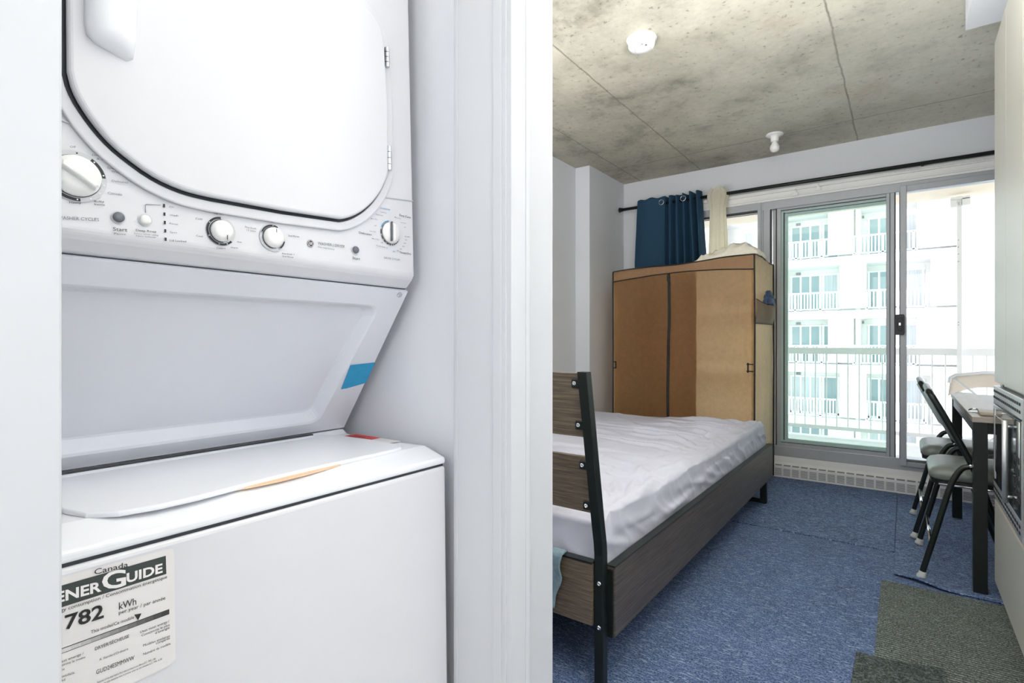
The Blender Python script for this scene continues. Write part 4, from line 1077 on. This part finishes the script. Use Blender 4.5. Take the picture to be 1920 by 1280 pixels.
def sidep(x_f, x_b, sg):
    def f(a, b_):
        y = fy + (by - fy) * a; z = 0.03 + (ztop(1 if sg > 0 else 0) - 0.03 - 0.02 * a) * b_
        pull = 0.010 * ridged(Vector((a * 4 + b_ * .6, b_ * 3, 1))) ** 2 * math.sin(a * math.pi)
        neck = 0.020 * math.exp(-((b_ - 0.72) / 0.12) ** 2) * math.sin(a * math.pi) if sg > 0 else 0
        return (x_f + (x_b - x_f) * a + sg * (pull - neck * .3) , y, z)
    return f
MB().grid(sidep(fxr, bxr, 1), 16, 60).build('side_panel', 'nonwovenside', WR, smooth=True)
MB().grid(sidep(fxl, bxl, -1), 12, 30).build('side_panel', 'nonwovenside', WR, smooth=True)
MB().grid(lambda a, b_: (bxl + (-1.21 - bxl) * a, by, 0.03 + 1.53 * b_), 6, 10).build('back_panel', 'nonwovenlid', WR, solid=0.002)  # unseen half back, added to keep window light off the left
box('added_divider', 'pocket', WR, -1.215, -1.209, fy + .005, by, 0.05, 1.53)  # unseen, added to give the backlit half a sharp edge
for z_ in (0.45, 0.85, 1.25): box('added_shelf', 'sheer', WR, -1.205, fxr - .03, fy + .12, by - .05, z_, z_ + .003)  # unseen shelves, added with the divider for the backlit half
# frame tubes inside
fr = MB()
for x, y in ((fxl + .02, fy + .03), (fxr - .02, fy + .03), (bxl + .02, by - .02), (bxr - .03, by - .02), (-1.34, fy + .05)):
    fr.tube([(x, y, 0.0085), (x, y, 1.55)], 0.008, 8)
for y in (fy + .03, by - .02): fr.tube([(fxl + .02, y, 1.55), (fxr - .02, y, 1.55)], 0.008, 8)
fr.build('inner_frame', 'white', WR, smooth=True)
# black piping
def pipe(pts, r=0.004): return MB().tube(pts, r, 6)
n_ = 40
pipe([(xfr(i / n_), yfr(i / n_, 1.55) - 0.012, ztop(i / n_)) for i in range(n_ + 1)], 0.0045).build('piping', 'piping', WR)
pipe([(xfr(i / n_), yfr(i / n_, 1.5) - 0.012, zval(i / n_)) for i in range(n_ + 1)], 0.0045).build('piping', 'piping', WR)
pipe([(fxl - .002, fy - .004, 0.03), (fxl - .002, fy - .002, 0.8), (fxl - .002, fy - 0.006, ztop(0))], 0.0055).build('piping', 'piping', WR)
pipe([(fxr + .002, fy - .003, 0.03), (fxr + .001, fy + .004, 0.6), (fxr + .004, fy + .000, 1.1), (fxr + .002, fy - 0.006, ztop(1))], 0.0055).build('piping', 'piping', WR)
pipe([(fxr + (bxr - fxr) * i / 12 + 0.003, fy + (by - fy) * i / 12, ztop(1) - 0.02 * i / 12 + 0.010 * math.sin(i / 12 * 6)) for i in range(13)], 0.0045).build('piping', 'piping', WR)
pipe([(bxr + .004, by + .0, 0.03), (bxr + 0.006, by, 0.9), (bxr + .004, by, 1.60)], 0.0055).build('piping', 'piping', WR)
zp = [(xfr(SZ + 0.014 * (1 - i / 20) * 0 - 0.012 * (1 - i / 20)) + 0.004 * math.sin(i * .5), yfr(SZ, i / 20 * 1.5) - 0.006, 0.03 + (zval(SZ) - 0.03) * i / 20) for i in range(21)]
Z = MB().tube(zp, 0.011, 8, flat=0.35).build('zipper', 'piping', WR)
MB().box(zp[-1][0] - .008, zp[-1][0] + .008, fy - .026, fy - .018, zval(SZ) - 0.06, zval(SZ) - 0.01).build('zipper_pull', 'blackmetal', Z, bevel=0.003)
for xx, z in ((fxl + 0.0, 0.845), (fxr - 0.05, 0.85)):
    lp_ = MB()
    for a in (z - 0.028, z + 0.020): lp_.box(xx + .004, xx + 0.048 if xx > -1.5 else xx + .03, fy - 0.016, fy - 0.010, a, a + 0.008)
    lp_.box(xx + .008, xx + .018, fy - 0.016, fy - 0.010, z - 0.034, z + 0.034) if xx > -1.5 else lp_.box(xx + .022, xx + .030, fy - 0.016, fy - 0.010, z - 0.028, z + 0.028)
    lp_.build('fastening_loop', 'piping', WR)
# side pocket
def pk(a, b_):
    y = fy + 0.01 + (by - fy - 0.0) * a; sag = 0.05 * math.sin(a * math.pi)
    z = 1.155 + b_ * (0.165 + 0.03 * a - sag * 1.0)
    bul = 0.045 * math.sin(a * math.pi) * (0.35 + 0.65 * b_) * (1 + .25 * math.sin(a * 12 + b_ * 3)) + 0.012
    return (fxr + (bxr - fxr) * a + bul * math.sin(min(1, b_ * 1.5 + .15) * math.pi / 2), y, z)
MB().grid(pk, 24, 12).build('side_pocket', 'pocket', WR, smooth=True, solid=0.003)
pipe([pk(i / 20, 0.0) for i in range(21)], 0.004).build('piping', 'piping', WR)
pipe([pk(i / 20, 1.0) for i in range(21)], 0.003).build('pocket_hem', 'piping', WR)
def rag(cx, cy, cz, rx, ry, rz, seed, m, name, label, cat, parent=None, amp=.35, fr_=2.2, nu=36, nv=24):
    b_ = MB(); V_ = []
    loops = []
    for j in range(nv + 1):
        ph = math.pi * j / nv; lp2 = []
        for i in range(nu):
            a = 2 * math.pi * i / nu
            d = Vector((math.sin(ph) * math.cos(a), math.sin(ph) * math.sin(a), math.cos(ph)))
            k = 1 + amp * (ridged(d * fr_ + Vector((seed, seed * .7, 0))) - 0.6) + amp * .4 * noise.noise(d * fr_ * 3 + Vector((0, seed, 1)))
            z_ = d.z * rz * k
            if d.z < 0: z_ *= 0.35
            lp2.append((cx + d.x * rx * k, cy + d.y * ry * k, cz + z_))
        loops.append(lp2)
    b_.loft(loops, False)
    return tag(b_.build(name, m, None, smooth=True, origin=(cx, cy, cz - rz * .3)), label, cat)
rag(-0.775, 4.14, 1.300, 0.030, 0.115, 0.085, 3.3, 'denim', 'folded_garment', 'crumpled dark blue garment stuffed in the side pocket of the wardrobe', 'clothing')
# crumpled cream cloth on top, right side
def cc(a, b_):
    x = -1.27 + a * 0.46; y = 3.965 + b_ * 0.26
    e = min(a * 5, (1 - a) * 4.2, b_ * 4, (1 - b_) * 4, 1); e = max(0, e)
    hgt = 0.012 + 0.028 * a + 0.040 * math.exp(-((a - 0.66) / 0.28) ** 2)
    z = 1.598 + 0.026 * a + 0.004 + e ** .5 * (0.028 + hgt + 0.026 * ridged(Vector((a * 5, b_ * 4, 3))) ** 2 + 0.012 * noise.noise(Vector((a * 11, b_ * 8, 1))))
    return (x + 0.012 * noise.noise(Vector((a * 5, b_ * 7, 5))), y + 0.02 * noise.noise(Vector((a * 6, 0, 9))), z)
tag(MB().grid(cc, 60, 30).build('folded_cloth', 'cream', None, smooth=True, solid=0.006, origin=(-1.04, 4.1, 1.6)), 'crumpled cream cloth lying on top of the wardrobe', 'cloth')

# ------------------------------------------------------------------ curtain rod and curtains
RY, RZ = 4.44, 2.213
t = thing('curtain_rod', (-0.7, RY, RZ), 'long black curtain rod above the window and glass door', 'curtain rod')
MB().tube([(-2.035, RY, RZ), (-0.5, RY, RZ - 0.004), (0.895, RY, RZ - 0.010)], 0.0135, 14).build('rod', 'blackmetal', t, smooth=True)
MB().disc((-2.066, RY, RZ), (1, 0, 0), [(0.022, 0), (0.022, 0.010), (0.017, 0.014), (0.017, 0.03)], 20).build('end_cap', 'blackmetal', t)
for x in (-1.30, 0.1):
    MB().box(x - .008, x + .008, RY + 0.010, YW, RZ - .006, RZ + .006).build('wall_bracket', 'blackmetal', t)
CT = thing('curtain', (-1.6, RY, 1.2), 'dark teal blue eyelet curtain bunched at the left end of the rod', 'curtain')
def bc(a, b_):
    # a along width, b from top to bottom
    ztop_ = 2.262 + 0.006 * math.sin(a * 40)
    z = ztop_ - b_ * 1.05
    spread = 1 + 0.20 * min(b_, .5)
    if a < 0.36:
        q_ = a / 0.36; x = -1.885 + q_ * 0.245; yy = 0.030 * math.sin(q_ * math.pi * .9 + .2) 
    else:
        q_ = (a - 0.36) / 0.64; x = -1.640 + q_ * 0.30; yy = 0.036 * math.sin(q_ * math.pi * 10.5 + 2.6) * (1 - .15 * math.sin(q_ * 5))
    x = -1.62 + (x + 1.62) * spread + 0.02 * b_ * (a - .4) + 0.008 * math.sin(a * 30 + b_ * 3) * b_
    return (x, RY - 0.012 - yy * (1 + 0.15 * b_) + 0.004 * noise.noise(Vector((a * 9, b_ * 6, 0))), z)
MB().grid(bc, 150, 60).build('curtain_fabric', 'blue', CT, smooth=True, solid=0.003)
for a, zz in ((0.33, RZ), (0.72, RZ + 0.005)):
    p = bc(a, 0.045)
    MB().tube([(p[0] - .006 + 0.021 * math.cos(k * math.pi / 12), p[1] - 0.006, RZ + 0.004 + 0.021 * math.sin(k * math.pi / 12)) for k in range(24)], 0.0035, 8, closed=True).build('eyelet', 'chrome', CT, smooth=True)
SC = thing('curtain', (-1.22, RY, 1.3), 'cream sheer curtain twisted into a narrow bunch on the rod', 'curtain')
def sc(a, b_):
    ang = a * 2 * math.pi; z = 2.268 - b_ * 0.64 + (0.012 * math.sin(a * 26) if b_ < .02 else 0)
    w = 0.050 + 0.026 * math.exp(-((b_ - 0.10) / 0.10) ** 2) + 0.022 * min(1, b_ * 1.2)
    if b_ < 0.05: w *= 0.75 + b_ * 5
    dpt = 0.030
    pl_ = 1 + 0.10 * math.sin(a * 2 * math.pi * 9 + b_ * 4) 
    return (-1.212 + 0.012 * b_ + w * math.cos(ang) * pl_, RY - 0.004 + dpt * math.sin(ang) * pl_ - .0, z)
MB().grid(sc, 90, 40).build('curtain_fabric', 'sheer', SC, smooth=True)

# ------------------------------------------------------------------ ceiling fittings
p = P(1203, 60, z=2.45); p = (P(1176, 75, z=ZC) + P(1231, 75, z=ZC)) / 2
cx, cy = p.x + .003, p.y - .012
t = thing('smoke_detector', (cx, cy, ZC), 'round white smoke detector on the concrete ceiling', 'smoke detector')
MB().disc((cx, cy, ZC), (0, 0, -1), [(0.070, 0), (0.071, 0.004), (0.068, 0.008), (0.064, 0.010)], 48).build('base_plate', 'white', t, smooth=True)
HS = MB().disc((cx, cy, ZC), (0, 0, -1), [(0.0625, 0.010), (0.0635, 0.020), (0.061, 0.038), (0.054, 0.046), (0.03, 0.048), (0.0, 0.048)], 48).build('housing', 'white', t, smooth=True)
b = MB()
for s_ in (-1, 1):
    b.tube([(cx + s_ * (0.012 + 0.030 * math.sin(k / 8 * 1.5)), cy - 0.045 + 0.09 * k / 8, ZC - 0.0478) for k in range(9)], 0.0008, 6)
b.build('moulded_line', 'greyring', HS)
MB().disc((cx + 0.030, cy - 0.018, ZC - .047), (0, 0, -1), [(0.005, 0), (0.005, 0.0015)], 14).disc((cx + 0.018, cy - 0.036, ZC - .047), (0, 0, -1), [(0.003, 0), (0.003, 0.0015)], 14).build('test_button', 'btn', HS)
cx, cy = -0.724, 4.062
t = thing('ceiling_lamp', (cx, cy, ZC), 'bare white bulb in a round ceiling lampholder near the window', 'lamp')
MB().disc((cx, cy, ZC), (0, 0, -1), [(0.056, 0), (0.057, 0.006), (0.050, 0.011), (0.030, 0.014), (0.027, 0.024), (0.024, 0.048), (0.022, 0.052)], 40).build('lampholder', 'white', t, smooth=True)
for s_ in (-1, 1): MB().disc((cx + s_ * .040, cy, ZC - .0115), (0, 0, -1), [(0.003, 0), (0.003, 0.002)], 10).build('screw', 'chrome', t)
MB().disc((cx, cy, ZC - 0.050), (0, 0, -1), [(0.014, 0), (0.018, 0.010), (0.028, 0.030), (0.031, 0.045), (0.028, 0.060), (0.018, 0.071), (0.0, 0.0755)], 32).build('bulb', 'bulb', t, smooth=True)

# ------------------------------------------------------------------ table, chairs
t = thing('dining_table', (0.5, 3.4, 0.02), 'black-legged dining table with a grey-brown laminate top behind the cabinet', 'table')
TX0, TX1, TY0, TY1, TZ = 0.222, 0.86, 2.845, 4.06, 0.725
box('tabletop', 'tabletop', t, TX0, TX1, TY0, TY1, 0.703, TZ, 0.002)
for x0 in (TX0 + .004, TX1 - .049):
    for y0 in (TY0 + .004, TY1 - .049):
        box('leg', 'blackmetal', t, x0, x0 + 0.045, y0, y0 + 0.045, 0.0110 if y0 < 3 else 0.0078, 0.703, 0.001)
for a in ((TX0 + .049, TX1 - .049, TY0 + .008, TY0 + .030), (TX0 + .049, TX1 - .049, TY1 - .030, TY1 - .008), (TX0 + .008, TX0 + .030, TY0 + .049, TY1 - .049), (TX1 - .030, TX1 - .008, TY0 + .049, TY1 - .049)):
    box('apron', 'blackmetal', t, a[0], a[1], a[2], a[3], 0.658, 0.703)
p = P(1850, 776, z=TZ)
t = thing('key_pouch', (p.x, p.y, TZ), 'small taupe leather key pouch lying on the dining table', 'pouch')
MB().prism([(p.x - .03, p.y - .09), (p.x + .035, p.y - .10), (p.x + .045, p.y + .03), (p.x - .025, p.y + .05)], 'z', TZ + .001, TZ + .016).build('pouch', 'leather', t, bevel=0.006, seg=3)
MB().tube([(p.x - .035 + 0.018 * math.cos(k * .6), p.y + .055 + .018 * math.sin(k * .6), TZ + .006 + .008 * abs(math.sin(k * .6))) for k in range(11)], 0.002, 6).build('key_ring', 'chrome', t)
MB().box(p.x - .055, p.x - .02, p.y + .03, p.y + .042, TZ + .001, TZ + .004).build('key', 'chrome', t, bevel=0.001)


def smoothpath(pts, n=6):
    out = []
    P_ = [Vector(p) for p in pts]; P_ = [P_[0] * 2 - P_[1]] + P_ + [P_[-1] * 2 - P_[-2]]
    for i in range(1, len(P_) - 2):
        for k in range(n):
            s = k / n; a, b_, c_, d_ = P_[i - 1], P_[i], P_[i + 1], P_[i + 2]
            out.append(0.5 * ((2 * b_) + (c_ - a) * s + (2 * a - 5 * b_ + 4 * c_ - d_) * s * s + (3 * b_ - a - 3 * c_ + d_) * s ** 3))
    out.append(P_[-2]); return out


def folding_chair(x, y, label):
    """local: rear feet at x, y..y+0.47, chair faces +x"""
    r = thing('folding_chair', (x, y, 0.0078), label, 'chair', 'black folding chairs at the table')
    X, Y = x - 0.058, y
    W_ = 0.455
    zf = 0.0085
    # main frame: continuous tube, front feet - back top - front feet
    side = [(0.395, 0.0), (0.292, 0.311), (0.262, 0.414), (0.227, 0.516), (0.168, 0.649), (0.108, 0.775)]
    a = [(X + sx, Y + 0.012, zf + .004 + sz * (1 - .02)) for sx, sz in side]
    b_ = [(X + sx, Y + W_ - 0.012, zf + .004 + sz * (1 - .02)) for sx, sz in side]
    top = [(X + 0.092, Y + 0.03, 0.803), (X + 0.086, Y + 0.08, 0.815), (X + 0.086, Y + W_ - 0.08, 0.815), (X + 0.092, Y + W_ - 0.03, 0.803)]
    MB().tube(smoothpath(a + top + b_[::-1], 5), 0.0125, 12).build('main_frame', 'blackmetal', r, smooth=True)
    # rear legs with curved shoulder
    for s_ in (0, 1):
        yy = Y + (-0.008 if s_ == 0 else W_ + .008); yi = Y + (0.012 if s_ == 0 else W_ - .012)
        lg_ = MB().tube(smoothpath([(X + 0.058, yy, zf + .006), (X + 0.105, yy, 0.205), (X + 0.150, yy, 0.395), (X + 0.172, yy, 0.462), (X + 0.196, yy, 0.502), (X + 0.222, yy, 0.513)], 5), 0.0115, 12).build('leg', 'blackmetal', r, smooth=True)
        MB().disc((X + 0.058, yy, 0.0078), (0.047, 0, 0.185), [(0.014, 0.003), (0.019, 0.006), (0.0185, 0.016), (0.015, 0.020), (0.014, 0.034)], 14).build('rubber_foot', 'clear', lg_, smooth=True)
        MB().disc((X + 0.222, yy - .012 if s_ == 0 else yy + .012, 0.516), (0, -1 if s_ == 0 else 1, 0), [(0.007, 0), (0.007, 0.002), (0.004, 0.004)], 12).build('pivot_bolt', 'chrome', r)
        MB().disc((X + 0.395, yi, 0.0078), (-0.1, 0, 0.3), [(0.014, 0.003), (0.019, 0.006), (0.0185, 0.016), (0.015, 0.020), (0.014, 0.034)], 14).build('rubber_foot', 'clear', r, smooth=True)
    # stretchers
    MB().tube([(X + 0.092, Y - .004, 0.165), (X + 0.092, Y + W_ + .004, 0.165)], 0.007, 10).build('stretcher', 'chrome', r, smooth=True)
    MB().tube([(X + 0.345, Y + .014, 0.17), (X + 0.345, Y + W_ - .014, 0.17)], 0.007, 10).build('stretcher', 'blackmetal', r, smooth=True)
    # seat: pan and padded cushion, rounded rectangle
    def rr(x0, x1, y0, y1, rad, n=6):
        pts = []
        for cx_, cy_, a0 in ((x1 - rad, y1 - rad, 0), (x0 + rad, y1 - rad, 90), (x0 + rad, y0 + rad, 180), (x1 - rad, y0 + rad, 270)):
            for k in range(n + 1):
                t_ = math.radians(a0 + 90 * k / n); pts.append((cx_ + rad * math.cos(t_), cy_ + rad * math.sin(t_)))
        return pts
    loops = []
    for ins, z in ((0.012, 0.430), (0.0, 0.440), (0.0, 0.462), (0.010, 0.478), (0.035, 0.488), (0.10, 0.492)):
        loops.append([(px_, py_, z) for px_, py_ in rr(X + 0.088 + ins, X + 0.478 - ins, Y + 0.034 + ins, Y + W_ - 0.034 - ins, max(0.012, 0.055 - ins * .4))])
    st_ = MB().loft(loops).build('seat', 'vinyl', r, smooth=True)
    MB().prism(rr(X + 0.094, X + 0.470, Y + 0.040, Y + W_ - 0.040, 0.05), 'z', 0.415, 0.431).build('seat_pan', 'blackmetal', st_)
    MB().tube([(X + .12, Y + .03, 0.418), (X + .47, Y + .03, 0.412)], 0.005, 8).tube([(X + .12, Y + W_ - .03, 0.418), (X + .47, Y + W_ - .03, 0.412)], 0.005, 8).build('seat_rail', 'chrome', r, smooth=True)
    # backrest panel curved between the uprights
    def bkp(s, q_):
        yy = Y + 0.012 + (W_ - 0.024) * s; z = 0.600 + q_ * 0.195
        x_ = X + 0.1895 - (z - 0.60) * 0.465 - 0.020 * math.sin(s * math.pi)
        return (x_, yy, z)
    br = MB().grid(bkp, 16, 8).build('backrest', 'blackmetal', r, smooth=True, solid=0.012)
    return r
folding_chair(0.058, 2.905, 'black folding chair with grey vinyl seat, the one nearer the camera')
folding_chair(0.041, 3.475, 'black folding chair with grey vinyl seat, farther back nearer the window')

# ------------------------------------------------------------------ tall kitchen cabinet with built-in microwave
CX = 0.290; CY1 = 2.842; CY0 = 1.45
t = thing('tall_cabinet', (0.6, 2.2, 0), 'tall greige cabinet unit with a built-in microwave opening, right edge', 'cabinet')
g_ = MB().box(CX + .018, 0.88, CY0, CY1, 0.88, 2.215).box(CX + .018, 0.88, CY0, CY1, 0.085, 0.395).box(CX + .018, 0.88, 2.800, CY1, 0.395, 0.88).box(CX + .018, 0.88, CY0, 2.195, 0.395, 0.88).box(0.70, 0.88, 2.195, 2.80, 0.395, 0.88)
g_.build('carcass', 'cabinet', t, bevel=0.001)
MB().box(CX, CX + .018, 2.552, CY1, 0.872, 2.215).build('filler_panel', 'cabinet', t, bevel=0.001)
MB().box(CX, CX + .018, 2.218, 2.549, 0.872, 2.215).build('door', 'cabinet', t, bevel=0.001)
MB().box(CX, CX + .018, CY0, 2.215, 0.872, 2.215).build('door', 'cabinet', t, bevel=0.001)
MB().box(CX, CX + .018, CY0, CY1, 0.082, 0.400).build('lower_door', 'cabinet', t, bevel=0.001)
MB().box(CX - .0005, CX + .018, CY0, CY1, 0.400, 0.404).build('edge_strip', 'cabedge', t)
MB().box(CX, CX + .018, CY0, 2.20, 0.404, 0.872).build('side_filler', 'cabinet', t)
MB().box(CX + .025, 0.85, CY0, 2.79, 0.013, 0.085).build('toe_kick', 'cabedge', t)
tm = thing('microwave', (0.5, 2.5, 0.405), 'stainless steel built-in microwave with slotted vents, set in the tall cabinet', 'microwave')
my0_, my1_ = 2.205, 2.840
MB().box(CX + .022, 0.68, 2.205, 2.79, 0.410, 0.862).build('oven_body', 'steel', tm)
fr = MB().box(CX - .003, CX + .017, my0_, my1_, 0.790, 0.856).box(CX - .003, CX + .017, my0_, my1_, 0.418, 0.478).box(CX - .003, CX + .017, my0_, 2.222, 0.478, 0.790).box(CX - .003, CX + .017, 2.826, my1_, 0.478, 0.790)
FRM = fr.build('trim_frame', 'steel', tm, bevel=0.002)
for pair in ((0.808, 0.832), (0.436, 0.455)):
    b = MB()
    for zr in pair:
        for k in range(15):
            y = my0_ + 0.03 + k * 0.041; b.box(CX - .0042, CX - .0028, y, y + 0.026, zr, zr + 0.009)
    b.build('vent_grille', 'steelslot', FRM)
M['mirror'] = mat('dark mirrored oven glass', (120, 128, 130), 0.06, 0.9, var=0.02)
M['darkglass'] = mat('black oven window glass', (30, 34, 36), 0.04, 0.2, var=0.02)
DO = MB().box(CX - .005, CX + .015, 2.36, 2.832, 0.484, 0.785).build('oven_door', 'mirror', tm, bevel=0.003)
MB().box(CX - .0062, CX - .005, 2.41, 2.79, 0.53, 0.745).build('oven_window', 'darkglass', DO)
MB().box(CX - .0070, CX - .005, 2.77, 2.80, 0.50, 0.77).build('door_trim', 'steel', DO)
MB().tube([(CX - .022, 2.375, 0.50), (CX - .022, 2.375, 0.77)], 0.008, 12).tube([(CX - .022, 2.375, 0.52), (CX - .004, 2.375, 0.52)], 0.005, 8).tube([(CX - .022, 2.375, 0.75), (CX - .004, 2.375, 0.75)], 0.005, 8).build('door_handle', 'steel', DO, smooth=True)
CP = MB().box(CX - .005, CX + .015, 2.225, 2.355, 0.484, 0.785).build('control_panel', 'mirror', tm, bevel=0.003)
b = MB()
for i in range(3):
    for j in range(5): b.box(CX - .0062, CX - .0048, 2.245 + i * .033, 2.268 + i * .033, 0.51 + j * .035, 0.53 + j * .035)
b.build('keypad', 'steelslot', CP)
